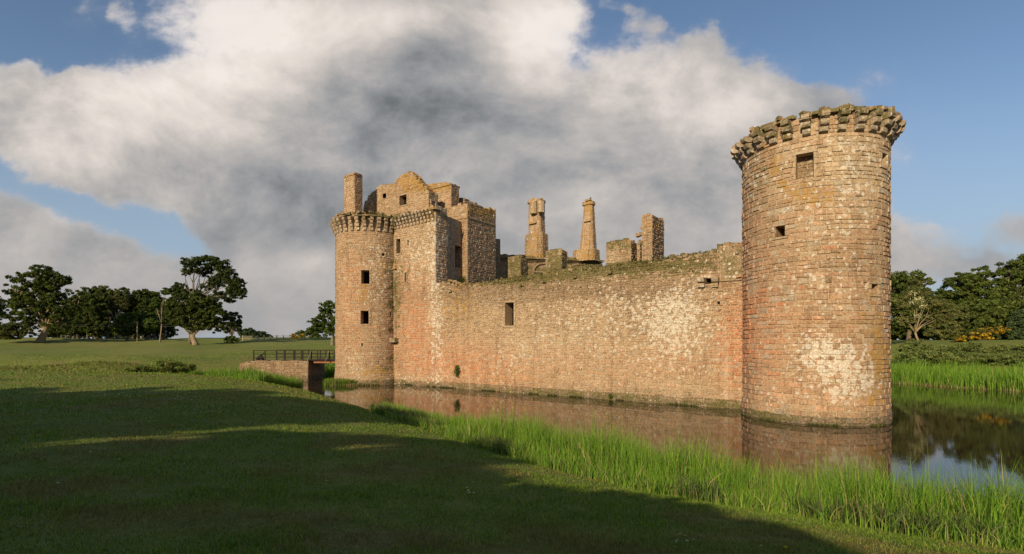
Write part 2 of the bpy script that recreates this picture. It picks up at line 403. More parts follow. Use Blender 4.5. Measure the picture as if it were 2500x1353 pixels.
# ---- gatehouse round tower
CG, RG = Vector((-16.77, 61.2, 0)), 4.1
SG = cyl_S(CG, RG, .10)
gt = empty('gatehouse_tower', tuple(CG-castle.location), castle); gt['label'] = 'round gatehouse tower beside the bridge'
gh = [hole_c(CG, RG, 882.5, 660, 902, 693), hole_c(CG, RG, 881, 759, 900, 791), hole_c(CG, RG, 882, 838, 885.5, 846), hole_c(CG, RG, 932, 619, 939, 625), hole_c(CG, RG, 952, 763, 955.5, 773)]
mb = tower_part(gt, SG, CG, RG, 18.9, gh, .23, .42, 21, -2.0*RG, 1.75*RG, relief=.045)
cap_stones(mb, SG, -2.*RG, 2.*RG, 18.85, -.7, .5, r, .6, .28, .12)
for i in range(60):
    a = r.uniform(-2., 1.8)*RG; rubble(mb, SG(a, 19.0+r.uniform(0, .2), r.uniform(-.5, .5)), .34, r)
mb.build('drum', STONE, gt)
for h, d in zip(gh, (1.6, 1.6, .8, .7, .7)): opening(SG, h, d, gt)
nG = 26
for i in range(nG):
    a = -2.05+i*.178; u = a*RG
    O = SG(u, 17.25); out = (SG(u, 17, 1)-O).normalized()
    m = MB(); corbel_mb(m, O, Zv.cross(out), out, [(.18, .40), (.34, .41), (.50, .41), (.66, .40)], .36, r); m.build('corbel', STONE, gt)

# ---- gatehouse flank wall (same plane as the curtain wall)
SW = plane_S(B0, U, -N)
fl = empty('gatehouse', tuple(B0-castle.location), castle); fl['label'] = 'tall gatehouse block with ruined gable and turret'
def hole_w(x0, y0, x1, y1, off=0.):
    a, _ = on_wall(x0, y0, off); b, _ = on_wall(x1, y0, off); z1 = on_wall((x0+x1)/2, y0, off)[1]; z0 = on_wall((x0+x1)/2, y1, off)[1]
    return (a, b, z0, z1)
UF = 6.1
fh = [hole_w(968.5, 584, 978.5, 619), hole_w(995, 586, 997.8, 599), hole_w(989, 666, 993, 690)]
mb = MB(); masonry(mb, SW, -.75, UF, -1.3, 19.0, .22, .40, fh, seed=31, relief=.045, wob=.05)
SR = plane_S(B0+U*UF, N, U)                          # return face
masonry(mb, SR, 0, 1.75, -1.3, 19.0, .24, .42, seed=32, relief=.05)
P0 = B0+U*UF+N*1.75; d2 = Vector((.43, .90, 0)).normalized(); n2 = Vector((.9, -.43, 0)).normalized()
SK = plane_S(P0, d2, n2); masonry(mb, SK, 0, 3.05, -1.3, 18.6, .28, .5, [(1.55, 3.0, 13.2, 15.7)], seed=33, relief=.03)  # splay shaped to turn this face from the sun, keeping the recess dark
P1 = P0+d2*3.05; SQ = plane_S(P1, U, -N)
masonry(mb, SQ, 0, .9, -1.3, 18.55, .24, .4, seed=34)
P2 = P1+U*.9; ST = plane_S(P2, N, U)
def tur_top(u): return 20.75+.25*mnoise.noise(Vector((u*1.1, 3, 5)))+.1*mnoise.noise(Vector((u*4, 1, 5)))
masonry(mb, ST, 0, 5.2, -1.3, 21.1, .24, .38, seed=35, top=tur_top, relief=.05, rough=.3)
uL = on_plane(1100, P2, U)
SU = plane_S(P2, U, -N)
masonry(mb, SU, uL, 0, 18.5, 20.8, .24, .42, seed=36, top=lambda u: 20.6+.15*mnoise.noise(Vector((u*2, 7, 1)))+(.02*u), relief=.05)
mb.add([SU(uL, 18.5), SU(0, 18.5), SU(0, 18.5, -4), SU(uL, 18.5, -4)], [(0, 1, 2, 3)], (.2, .14, .1), (0, 0, 0))
mb.add([SU(uL, 18.5), SU(uL, 20.5), SU(uL, 20.5, -4), SU(uL, 18.5, -4)], [(0, 1, 2, 3)], (.2, .14, .1), (0, 0, 0))
mb.add([SU(uL, 20.5), SU(0, 20.5), SU(0, 20.5, -5.2), SU(uL, 20.5, -5.2)], [(0, 1, 2, 3)], (.15, .12, .07), (0, 0, .6))
mb.add([SU(0, -1, -5.2), SU(0, 20.5, -5.2), SU(uL, 20.5, -5.2), SU(uL, -1, -5.2)], [(0, 1, 2, 3)], (.25, .17, .1))
cap_stones(mb, ST, 0, 5.2, 20.62, -.5, .02, r, .5, .3, .15); cap_stones(mb, SU, uL, 0, 20.5, -.5, .02, r, .5, .26, .1)
for (a, z) in ((0, 18.72),):                          # string course round the turret
    mb.box(ST(-.06, 18.9, .0), N*5.2, U*.1, Zv*.1, (.3, .22, .14), (.2, .4, .2)); mb.box(SU(uL, 18.9, .0), U*(-uL+.1), -N*.1, Zv*.1, (.3, .22, .14), (.2, .4, .2))
# wall head behind the corbel table, solid top
top = [SW(-.75, 19.0), SW(UF, 19.0), P0+Zv*19.0, SW(-.75, 19.0)+N*5]
mb.add(top, [(0, 1, 2, 3)], (.14, .12, .06), (0, 0, .8))
cap_stones(mb, SW, -.75, UF+.4, 18.95, -.7, .42, r, .6, .3, .06); cap_stones(mb, SR, -.3, 1.75, 18.95, -.7, .02, r, .5, .34, .08)
cap_stones(mb, SR, .1, 1.9, 19.2, -.6, -.05, r, .5, .3, .2)
# slanting weathered squinch between tower and flank and the overhang above the wet slot
mb.box(SW(-1.25, 4.75, .02), U*1.5, -N*.6, Zv*.5, (.3, .22, .15), (.3, .1, .3), jit=.05)
masonry(mb, plane_S(B0+U*-1.3-N*.05, U, -N), 0, 1.15, 5.2, 13.2, .24, .36, seed=39, relief=.06)
sq = [SW(-1.6, 13.1, .1), SW(-.0, 13.1, .3), SW(-.0, 13.1, -.2), SW(-1.6, 13.1, -.2), SW(-.5, 14.2, -.05)]
mb.add(sq, [(0, 1, 4), (1, 2, 4), (2, 3, 4), (3, 0, 4), (0, 3, 2, 1)], (.3, .19, .09), (.1, .35, .2))
mb.build('wall', STONE, fl)
for h in fh: opening(SW, h, .9, fl)
opening(SK, (1.55, 3.0, 13.2, 15.7), .8, fl)
for i in range(12):
    u = -.25+i*(UF+.1)/11.3
    O = SW(u, 17.62+.012*i); m = MB(); corbel_mb(m, O, U, -N, [(.18, .33), (.34, .34), (.5, .34), (.64, .32)], .30, r); m.build('corbel', STONE, fl)

# ---- upper gatehouse: gable wall, dormer, chimneys (plane set back behind the wall head)
def poly_wall(mb, off, cols, z0, holes_px=(), thick=.9, ch=.24, sw=.42, seed=1, right=True, capm=.25, left=False):
    """a ruined wall parallel to the curtain: cols = [(px, py)] its broken skyline"""
    O = B0+N*off; S = plane_S(O, U, -N); pts = sorted((on_wall(x, y, off)) for x, y in cols)
    us = [p[0] for p in pts]; zs = [p[1] for p in pts]
    top = lambda u: float(np.interp(u, us, zs))
    holes = [hole_w(*h, off=off) for h in holes_px]
    u0, u1 = us[0], us[-1]
    masonry(mb, S, u0, u1, z0, max(zs), ch, sw, holes, top=top, seed=seed, relief=.05, rough=.25)
    rr = random.Random(seed)
    n = max(2, int((u1-u0)/.3))
    for i in range(n):
        a = u0+(u1-u0)*i/n; b = u0+(u1-u0)*(i+1)/n; za, zb = top(a)-.06, top(b)-.06
        c, ax = stone_look(S(a, za), rr)
        mb.add([S(a, za), S(b, zb), S(b, zb, -thick), S(a, za, -thick)], [(0, 1, 2, 3)], c, (ax[0], ax[1], .6))
        if not any(h[0] < (a+b)/2 < h[1] for h in holes):
            mb.add([S(a, z0, -thick), S(b, z0, -thick), S(b, zb, -thick), S(a, za, -thick)], [(0, 1, 2, 3)], (.25, .17, .1), (.2, .1, .1))
        if rr.random() > capm: rubble(mb, S((a+b)/2, (za+zb)/2+.03, -rr.uniform(.1, thick-.1)), .34, rr)
        rubble(mb, S((a+b)/2, (za+zb)/2, -.12), .26, rr)
    if right: masonry(mb, plane_S(O+U*u1, N, U), 0, thick, z0, zs[-1], ch, sw, seed=seed+1, relief=.05, rough=.2)
    if left: masonry(mb, plane_S(O+U*u0+N*thick, -N, -U), 0, thick, z0, zs[0], ch, sw, seed=seed+2, relief=.05)
    else: mb.add([S(u0, z0), S(u0, zs[0]), S(u0, zs[0], -thick), S(u0, z0, -thick)], [(0, 1, 2, 3)], (.25, .17, .1), (.2, .1, .1))
    return S, holes
ga = MB()
S_, hh = poly_wall(ga, 3.2, [(897, 500), (901, 478), (915, 466), (925, 453), (960, 450), (968, 440), (978, 430), (990, 424), (1000, 419), (1006, 424), (1016, 432), (1024, 443), (1034, 452), (1042, 462)], 18.0,
                   [(934.5, 472.5, 943, 484), (976, 477, 993.5, 501)], thick=1.1, seed=41)
# bartizan stub at the end of the gable
for k, (rr_, z_) in enumerate(((.35, 20.7), (.55, 21.0), (.78, 21.3), (.98, 21.6), (.9, 22.2), (.75, 22.9))):
    c0 = S_(on_wall(905, 470, 3.2)[0], 0); n = 12
    if k: 
        vs = [Vector((c0.x+q*math.cos(2*math.pi*i/n), c0.y+q*math.sin(2*math.pi*i/n), zz)) for q, zz in ((pr, pz), (rr_, z_)) for i in range(n)]
        cc, ax = stone_look(vs[0], r); ga.add(vs, [(i, (i+1) % n, n+(i+1) % n, n+i) for i in range(n)]+[tuple(range(n)), tuple(range(n, 2*n))], tuple(x*.9 for x in cc), (.2, .4, .3))
    pr, pz = rr_, z_
ga.build('gable', STONE, fl)
opening(S_, hh[1], .7, fl)
m = MB(); S_, hh = poly_wall(m, 2.3, [(1003, 462), (1025, 464), (1046, 466)], 18.0, thick=1.5, seed=45, capm=.6)
m.build('dormer', STONE, fl)
uq = on_wall(1046, 480, 2.3)[0]; SD = plane_S(B0+N*2.3+U*uq, N, U); opening(plane_S(B0+N*2.3+U*(uq+.07), N, U), (.45, 1.0, 19.7, 21.0), .3, fl)
m = MB(); poly_wall(m, 5.2, [(1041, 452), (1060, 449), (1085, 447), (1101, 449)], 18.0, thick=1.4, seed=47, capm=.5)
m.box(plane_S(B0+N*5.2, U, -N)(on_wall(1040, 450, 5.2)[0], 23.35, .12), U*4.2, N*1.7, Zv*.14, (.34, .25, .12), (.2, .6, .3), jit=.03)
m.build('stair_head', STONE, fl)
m = MB(); poly_wall(m, 7.5, [(1106, 485), (1118, 484), (1133, 484)], 18.0, thick=1.0, seed=49, capm=.8); m.build('rear_stub', STONE, fl)
def chimney_block(name, px0, pxc, px1, ytop, Yc, z0, parent, ch=.24, sw=.4, seed=51, cap=True):
    """a square stack whose lit face spans px0..pxc and whose right face spans pxc..px1"""
    A = P(px0, 0, Yc); O = Vector((A.x, A.y, 0)); O -= N*0
    w = on_plane(pxc, O, U); C2 = O+U*w; d = on_plane(px1, C2, N); zt = EYE+(HZ-ytop)/F*C2.y
    m = MB(); masonry(m, plane_S(O, U, -N), 0, w, z0, zt, ch, sw, seed=seed, relief=.05); masonry(m, plane_S(C2, N, U), 0, d, z0, zt, ch, sw, seed=seed+1, relief=.05)
    masonry(m, plane_S(O+N*d, -N, -U), 0, d, z0, zt, ch, sw, seed=seed+2, relief=.05)
    m.add([O+N*d+Zv*z0, C2+N*d+Zv*z0, C2+N*d+Zv*zt, O+N*d+Zv*zt], [(0, 1, 2, 3)], (.25, .17, .1)); m.add([O+Zv*zt, C2+Zv*zt, C2+N*d+Zv*zt, O+N*d+Zv*zt], [(0, 1, 2, 3)], (.15, .12, .07), (0, 0, .7))
    rr = random.Random(seed)
    if cap:
        cap_stones(m, plane_S(O, U, -N), -.08, w+.08, zt, -d*.5, .1, rr, .5, .2, .0); cap_stones(m, plane_S(C2, N, U), -.08, d+.08, zt, -w*.5, .1, rr, .5, .2, .0)
    for i in range(9): rubble(m, O+U*rr.uniform(.1, w-.1)+N*rr.uniform(.1, d-.1)+Zv*(zt+.12), .34, rr)
    return m.build(name, STONE, parent)
chimney_block('chimney', 840, 866, 885, 425, 63.5, 18.4, fl)

# ---- curtain wall
cw = empty('curtain_wall', tuple(SW(18, 0)-castle.location), castle); cw['label'] = 'long mossy-topped curtain wall blotched with white lichen'
TOPC = [(1055, 700), (1080, 688), (1100, 697), (1140, 697), (1180, 692), (1240, 684), (1290, 676), (1340, 668), (1390, 655), (1420, 652), (1450, 655), (1490, 652), (1540, 647), (1600, 640), (1640, 630), (1700, 623),
        (1752, 613), (1758, 601), (1790, 598), (1850, 588)]
tu = [on_wall(x, y)[0] for x, y in TOPC]; tz = [on_wall(x, y)[1] for x, y in TOPC]
tz[-1] = 11.9
def ctop(u): return float(np.interp(u, tu, tz))+.13*mnoise.noise(Vector((u*1.4, 0, 2)))+.07*mnoise.noise(Vector((u*5, 0, 9)))
ch_ = [hole_w(1234, 739, 1255, 795), hole_w(1722, 679, 1740, 693), hole_w(1751, 736, 1758, 743)]
mb = MB()
masonry(mb, SW, UF-.02, 38.2, -1.3, 5.2, .22, .44, ch_, seed=61, relief=.05, wob=.08, rough=.1)
masonry(mb, SW, UF-.02, 38.2, 5.2, 12.3, .19, .34, ch_, top=ctop, seed=62, relief=.06, wob=.16, rough=.35, jit=.025)
rr = random.Random(9)
n = 110
for i in range(n):
    a = UF+(38.2-UF)*i/n; b = UF+(38.2-UF)*(i+1)/n; za, zb = ctop(a)-.05, ctop(b)-.05
    mb.add([SW(a, za), SW(b, zb), SW(b, zb+.3, -1.9), SW(a, za+.3, -1.9)], [(0, 1, 2, 3)], (.13, .11, .055), (.05, .1, 1))
    mb.add([SW(a, -1, -1.9), SW(b, -1, -1.9), SW(b, zb+.3, -1.9), SW(a, za+.3, -1.9)], [(0, 1, 2, 3)], (.25, .17, .1), (.2, .1, .1))
    rubble(mb, SW((a+b)/2, za+.02, -rr.uniform(.05, .35)), .33, rr)
    if rr.random() < .7: rubble(mb, SW((a+b)/2, za+.22, -rr.uniform(.8, 1.6)), .4, rr)
# raised length next to the corner tower, with its vertical joint
ug = on_wall(1757, 650)[0]; mb.box(SW(ug, 9.2, .0), U*2.6, -N*.12, Zv*2.4, (.33, .23, .14), (.35, .1, .35), jit=.03)
mb.box(SW(ug-.2, 11.5, .02), U*.3, N*1.2, Zv*.45, (.3, .22, .14), (.2, .1, .5), jit=.05)
for (px_, py_) in ((1806, 676), (1801, 620)):
    rubble(mb, SW(on_wall(px_, py_)[0], on_wall(px_, py_)[1], .12), .3, rr)
for (px_, py_) in ((1330, 690), (1405, 678), (1490, 667), (1585, 655), (1275, 698), (1100, 712)): rubble(mb, SW(*on_wall(px_, py_), .04), .32, rr, .7)
mb.build('wall', STONE, cw)
opening(SW, ch_[0], 1.1, cw); opening(SW, ch_[1], .5, cw, name='recess'); opening(SW, ch_[2], .4, cw, name='recess')
for px_ in (1714, 1748):
    u, z = on_wall(px_, 703); m = MB(); corbel_mb(m, SW(u, z), U, -N, [(.28, .36), (.5, .4)], .5, rr); m.build('bracket', STONE, cw)

# ---- ruined blocks standing behind the wall head
rb = empty('west_range', tuple(SW(24, 0, -3)-castle.location), castle); rb['label'] = 'broken stumps and tall ragged pier behind the curtain wall'
def stump(x0, xc, x1, tops, off, z0, seed, name, ragged=False):
    m = MB(); u0, u1 = on_wall(x0, 600, off)[0], on_wall(xc, 600, off)[0]
    C2 = B0+N*off+U*u1; d = on_plane(x1, C2, N)
    poly_wall(m, off, tops, z0, thick=d, seed=seed, ch=.2, sw=.36)
    if ragged:
        q = random.Random(seed); S = plane_S(B0+N*off, U, -N)
        for i in range(46):
            z = z0+(on_wall(x0, tops[0][1], off)[1]-z0)*i/46
            rubble(m, S(u0+q.uniform(-.25, .12)-(.5 if i < 22 else 0)*q.random(), z, -q.uniform(0, d)), .42, q)
    return m.build(name, STONE, rb)
stump(1240, 1271, 1286, [(1240, 630), (1250, 627), (1265, 625), (1271, 627)], 2.2, 8., 71, 'stump')
stump(1332, 1371, 1385, [(1332, 617), (1345, 610), (1360, 609), (1371, 611)], 2.4, 8., 73, 'stump')
stump(1480, 1540, 1555, [(1480, 594), (1490, 589), (1515, 586), (1530, 585), (1540, 589)], 2.0, 8., 75, 'stump')
stump(1567, 1592, 1621, [(1567, 533), (1572, 526), (1582, 521), (1592, 524)], 2.0, 8., 77, 'pier', True)
stump(1557, 1562, 1570, [(1555, 600), (1562, 585)], 2.1, 8., 79, 'stump')

# ---- far courtyard range with cornice and chimney stacks
er = empty('east_range', tuple(Vector((8, 71, 0))-castle.location), castle); er['label'] = 'courtyard range with moulded cornice and two chimney stacks'
EA = Vector((P(1205, 0, 69).x, 69, 0)); EB = Vector((P(1462, 0, 73).x, 73, 0)); ET = (EB-EA).normalized(); EL = (EB-EA).length; EN = Vector((ET.y, -ET.x, 0))
SE = plane_S(EA, ET, EN)
m = MB(); masonry(m, SE, 0, EL, 6, 15.75, .3, .6, seed=81, relief=.02)
er_z = 15.75
for k, (o, z, h) in enumerate(((.14, 15.75, .2), (.34, 15.95, .2), (.6, 16.15, .24))):
    m.box(SE(0, z, o), ET*(EL+o), -EN*(1.5+o), Zv*h, (.28, .19, .12), (.15, .25, .4))
q = random.Random(4)
for i in range(40): rubble(m, SE(EL*i/40, 16.45, q.uniform(-.2, .3)), .4, q)
m.add([SE(EL, 6), SE(EL, 16.2), SE(EL, 16.2, -4), SE(EL, 6, -4)], [(0, 1, 2, 3)], (.25, .17, .1)); m.add([SE(0, 6, -1.5), SE(EL, 6, -1.5), SE(EL, 16.3, -1.5), SE(0, 16.3, -1.5)], [(0, 1, 2, 3)], (.25, .17, .1))
m.build('wall', STONE, er)
for (px_, py_, rx) in ((1327, 648, 26), (1412, 648, 28)):      # segmental window pediments
    c = P(px_, py_, 70.5); m = MB(); rw = rx/F*70
    u_ = on_plane(px_, EA, ET); zc = c.z
    pts = [SE(u_+rw*math.cos(t), zc+rw*.75*math.sin(t)-.8, .12) for t in np.linspace(0, math.pi, 12)]
    m.tube(pts, [.12]*12, 6, (.3, .2, .13), (.2, .1, .1)); m.box(SE(u_-rw, zc-1.0, .02), ET*2*rw, EN*.22, Zv*.18, (.3, .2, .13), (.2, .1, .1)); m.build('pediment', STONE, er)
def stack(profile, name, cols, capn):
    """tapering stack with splayed corners: profile = [(px left, px right, py)] bottom to top"""
    m = MB(); rr = random.Random(cols)
    Y0 = 72.5
    secs = []
    for (a, b, y) in profile:
        A = P(a, y, Y0); Bq = P(b, y, Y0); w = (Bq.x-A.x)/2*.86; c = Vector(((A.x+Bq.x)/2, Y0, A.z)); secs.append((c, w))
    n = 8
    for k in range(len(secs)-1):
        (c0, w0), (c1, w1) = secs[k], secs[k+1]
        def S(u, v, off=0., c0=c0, c1=c1, w0=w0, w1=w1):
            t = (v-c0.z)/max(.01, c1.z-c0.z); c = c0.lerp(c1, min(1, max(0, t))); w = w0+(w1-w0)*t
            # rounded-square section; u runs 0..4
            s = u % 4; i = int(s); f = s-i; cs = [(-1, -1), (1, -1), (1, 1), (-1, 1)]; a = cs[i]; b = cs[(i+1) % 4]
            x, y = a[0]+(b[0]-a[0])*f, a[1]+(b[1]-a[1])*f
            L = 1/max(1, (abs(x)+abs(y))/1.62)
            d = U*x*L+N*y*L*.8
            return Vector((c.x, c.y, 0))+d*(w+off)+Zv*v
        nu = 4/(8*w0/.4)
        masonry(m, S, 0, 4, c0.z, c1.z, .22, nu, seed=cols+k, relief=.04, jit=0.004, backing=False)
        for u in range(16):
            a, b = u/4., (u+1)/4.; cc, ax = stone_look(S(a, c0.z), rr, True)
            m.add([S(a, c0.z), S(b, c0.z), S(b-1e-6, c1.z), S(a, c1.z)], [(0, 1, 2, 3)], cc, ax)
        ring = [S(u/4., c1.z-.001) for u in range(16)]; m.add(ring, [tuple(range(16))], (.3, .22, .13), (.2, .4, .3))
    for (x, y, w, h, col) in capn:
        c = P(x, y, Y0-.4); m.box(c-U*w/2-N*w/2, U*w, N*w, Zv*h, col, (.25, .5, .3), jit=.05)
    top = secs[-1]
    for i in range(8): rubble(m, top[0]+U*rr.uniform(-.8, .8)*top[1]+N*rr.uniform(-.8, .8)*top[1]+Zv*.1, .4, rr)
    return m.build(name, STONE, er)
stack([(1278, 1341, 630), (1281, 1339, 573), (1290, 1332, 571), (1289, 1331, 545), (1289, 1331, 522), (1290, 1330, 498), (1286, 1333, 497), (1286, 1333, 491)], 'chimney_stack', 90,
      [(1305, 548, 1.25, .18, (.4, .3, .2))])
m = MB(); Cq = P(1312, 521, 71.2)
for dx in (-.62, .62):
    m.tube([Cq+U*dx, Cq+U*dx+Zv*1.55], [.52, .5], 8, (.4, .3, .2), (.4, .3, .2))
m.build('flue', STONE, er)
stack([(1396, 1466, 640), (1398, 1465, 612), (1414, 1458, 611), (1418, 1455, 570), (1422, 1453, 543), (1424, 1452, 520), (1425, 1451, 503), (1421, 1454, 502), (1422, 1453, 494)], 'chimney_stack', 95,
      [(1436, 543, .95, .14, (.4, .3, .2))])
m = MB()
A = P(1209, 583, 66); m.box(Vector((A.x-.2, 66, 12)), Vector((.85, 0, 0)), Vector((0, 1, 0)), Zv*(A.z-12), (.3, .22, .13), (.3, .2, .2), jit=.03)
m.build('wall_fragment', STONE, er)

# ------------------------------------------------------------------ terrain
MOAT = np.array([(75, -6), (48, -3), (32, 2), (21, 6.6), (13, 10.2), (8.6, 12.2), (5.1, 14.6), (2.6, 17.6), (.2, 21.2), (-3, 26), (-6, 30.4), (-10, 36), (-15, 43), (-21, 50), (-27, 55), (-34, 58.5), (-37, 62),
                 (-33.5, 65), (-27, 68), (-22, 76), (-14, 90), (5, 104), (30, 100), (43, 82), (44.8, 60), (50, 50), (60, 34), (72, 18), (85, 5)], float)
def sdist(x, y):
    d = np.full(x.shape, 1e9); ins = np.zeros(x.shape, bool); n = len(MOAT)
    for i in range(n):
        x0, y0 = MOAT[i]; x1, y1 = MOAT[(i+1) % n]; ex, ey = x1-x0, y1-y0
        t = np.clip(((x-x0)*ex+(y-y0)*ey)/(ex*ex+ey*ey), 0, 1)
        d = np.minimum(d, np.hypot(x-x0-t*ex, y-y0-t*ey))
        c = ((y0 > y) != (y1 > y)) & (x < (x1-x0)*(y-y0)/((y1-y0) if y1 != y0 else 1e-9)+x0); ins ^= c
    return np.where(ins, -d, d)
def ssn(a, b, x): t = np.clip((x-a)/(b-a), 0, 1); return t*t*(3-2*t)
def vnoise(x, y, s, seed=0):
    x = x*s+seed*17.3; y = y*s+seed*9.1; xi = np.floor(x); yi = np.floor(y); fx = x-xi; fy = y-yi; fx = fx*fx*(3-2*fx); fy = fy*fy*(3-2*fy)
    h = lambda a, b: np.modf(np.abs(np.sin(a*127.1+b*311.7+seed)*43758.5453))[0]
    return (h(xi, yi)*(1-fx)+h(xi+1, yi)*fx)*(1-fy)+(h(xi, yi+1)*(1-fx)+h(xi+1, yi+1)*fx)*fy-.5
def g(x, y, cx, cy, sx, sy): return np.exp(-((x-cx)/sx)**2-((y-cy)/sy)**2)
def ground(x, y):
    x = np.asarray(x, float); y = np.asarray(y, float)
    s = sdist(x, y)
    near = 2.35+1.2*g(x, y, 0, -2, 15, 13)-.25*g(x, y, -24, 30, 16, 9)
    far = 2.5+1.4*ssn(68, 100, y)+1.9*ssn(100, 165, y)
    far += 1.15*g(x, y, -36, 112, 24, 16)+.8*g(x, y, -128, 138, 12, 7)+.5*g(x, y, -98, 139, 9, 5)
    h = near+(far-near)*ssn(50, 72, y)*(x < 25)
    right = 5.1
    wr = ssn(30, 42, x)*ssn(20, 30, y)
    # dry ditch running on from the moat
    dl = (y-(58+.10*(x+34)))/6.; dl = dl*dl
    h = h-2.2*np.exp(-dl)*ssn(-24, -38, x)*(1-.55*ssn(-50, -95, x))+.6*np.exp(-((y-(69+.1*(x+34)))/5.)**2)*ssn(-30, -45, x)
    pn = 1-np.exp(-np.maximum(s, 0)/5.2); pr_ = ssn(0, 24, s)
    z = h*pn*(1-wr)+right*pr_*wr
    z += (.28*vnoise(x, y, .10, 1)+.14*vnoise(x, y, .27, 2)+.05*vnoise(x, y, .8, 3))*ssn(1, 8, s)
    z += 1.3*vnoise(x, y, .035, 5)*ssn(60, 110, y)*ssn(3, 20, s)*(1-wr)+.5*vnoise(x, y, .11, 15)*ssn(45, 70, y)*ssn(3, 20, s)*(1-wr)
    z += .0*vnoise(x, y, .03, 5)*ssn(60, 110, y)*ssn(3, 20, s)*(1-wr)
    z = np.where(s < 0, -1.4*ssn(0, 3, -s), z)
    return z
def gz(x, y): return float(ground(np.array([x]), np.array([y]))[0])
nr, na = 400, 640
rr_ = .4*np.exp(np.linspace(0, math.log(4200/.4), nr)); aa = np.linspace(0, 2*math.pi, na, endpoint=False)
RR, AA = np.meshgrid(rr_, aa, indexing='ij'); gx = RR*np.sin(AA); gy = RR*np.cos(AA)
gv = np.stack([gx, gy, ground(gx, gy)], -1).reshape(-1, 3)
i, j = np.meshgrid(np.arange(nr-1), np.arange(na), indexing='ij'); j2 = (j+1) % na
gf = np.stack([i*na+j, (i+1)*na+j, (i+1)*na+j2, i*na+j2], -1).reshape(-1, 4)[:, ::-1]
def grass_mat():
    m, t, bs = new_mat('lawn'); co = t.node('ShaderNodeTexCoord').outputs['Object']
    a = t.noise(co, .12, 6, .6); b = t.noise(co, .9, 6, .65); c = t.noise(co, 9., 6, .7); d = t.noise(co, .35, 5, .6, .6); e = t.noise(co, 60., 3, .6)
    col = t.mix(t.ss(a, .35, .65), (.165, .215, .032), (.24, .255, .055))
    col = t.mix(t.ss(b, .35, .7, 0, .7), col, (.10, .15, .022))
    col = t.mix(t.ss(d, .53, .68, 0, .8), col, (.24, .185, .07))
    f_ = t.noise(co, .05, 8, .62, .5); col = t.mix(t.ss(f_, .46, .62, 0, .55), col, (.25, .215, .075)); col = t.mix(t.ss(c, .35, .7, 0, .45), col, (.17, .19, .04)); col = t.mix(t.ss(e, .55, .4, 0, .5), col, (.02, .03, .006))
    # bare mud under the water line
    z = t.node('ShaderNodeSeparateXYZ', {0: co}).outputs[2]
    col = t.mix(t.ss(z, .25, .05), col, (.035, .025, .015))
    t.set(bs.inputs['Base Color'], col); bs.inputs['Roughness'].default_value = 1.
    h = t.m('ADD', t.m('MULTIPLY', c, .6), t.m('MULTIPLY', e, .25))
    t.set(bs.inputs['Normal'], t.node('ShaderNodeBump', {'Height': h, 'Strength': .9, 'Distance': .08}).outputs[0]); return m
tag(np_mesh('ground', gv, gf, None, grass_mat(), smooth=True), kind='structure')
def water_mat():
    m, t, bs = new_mat('moat_water'); co = t.node('ShaderNodeTexCoord').outputs['Object']
    bs.inputs['Base Color'].default_value = (.030, .022, .012, 1); bs.inputs['Roughness'].default_value = .012; bs.inputs['IOR'].default_value = 1.38; bs.inputs['Specular IOR Level'].default_value = .5
    mp = t.node('ShaderNodeMapping', {0: co, 3: (1., 2.2, 1.)}).outputs[0]
    n = t.noise(mp, 1.6, 4, .6); n2_ = t.noise(co, .22, 3, .5); n3 = t.noise(mp, 7., 3, .5)
    h = t.m('ADD', t.m('MULTIPLY', n, t.ss(n2_, .4, .7, .25, 1.)), t.m('MULTIPLY', n3, .12))
    t.set(bs.inputs['Normal'], t.node('ShaderNodeBump', {'Height': h, 'Strength': .12, 'Distance': .02}).outputs[0]); return m
tag(np_mesh('water', [(-42, -8, 0), (95, -8, 0), (95, 110, 0), (-42, 110, 0)], [(0, 1, 2, 3)], None, water_mat()), kind='structure')

# ------------------------------------------------------------------ blades: reeds and lawn
nrng = np.random.default_rng(5)
def blades(x, y, z, h, w, lean, col, seg=3, colvar=.25, tip=None):
    """ribbons of seg quads, bending towards a random side"""
    n = len(x); a = nrng.uniform(0, 2*math.pi, n); fa = nrng.uniform(0, 2*math.pi, n)
    la = lean*nrng.uniform(.1, 1., n)**1.5*h
    t = np.linspace(0, 1, seg+1)
    cx = x[:, None]+np.cos(a)[:, None]*la[:, None]*t**2.2; cy = y[:, None]+np.sin(a)[:, None]*la[:, None]*t**2.2
    cz = z[:, None]+h[:, None]*(t-.25*(la/h)[:, None]*t**2)
    ww = (w[:, None]/2)*(1-t**2*.92)
    dx = np.cos(fa)[:, None]*ww; dy = np.sin(fa)[:, None]*ww
    v = np.stack([np.stack([cx-dx, cy-dy, cz], -1), np.stack([cx+dx, cy+dy, cz], -1)], 2).reshape(n, -1, 3)
    k = v.shape[1]; f = []
    for s in range(seg): f.append(np.stack([np.arange(n)*k+2*s, np.arange(n)*k+2*s+1, np.arange(n)*k+2*s+3, np.arange(n)*k+2*s+2], -1))
    f = np.concatenate(f)
    c = np.asarray(col)[None, :] if np.ndim(col) == 1 else col
    c = np.repeat((c*(1+nrng.uniform(-colvar, colvar, (n, 1))))[:, None, :], k, 1)
    return v.reshape(-1, 3), f, c.reshape(-1, 3)
def join(parts):
    V, Fs, C = [], [], []; o = 0
    for v, f, c in parts: V.append(v); Fs.append(f+o); C.append(c); o += len(v)
    return np.concatenate(V), np.concatenate(Fs), np.concatenate(C)
def scatter(n, x0, x1, y0, y1, cond):
    X, Y = [], []; k = 0
    while k < n:
        x = nrng.uniform(x0, x1, n*2); y = nrng.uniform(y0, y1, n*2); ok = cond(x, y); X.append(x[ok]); Y.append(y[ok]); k += ok.sum()
        if len(X) > 60: break
    return np.concatenate(X)[:n], np.concatenate(Y)[:n]
def pick(cols, n, w=None):
    cols = np.array(cols); return cols[nrng.choice(len(cols), n, p=w)]
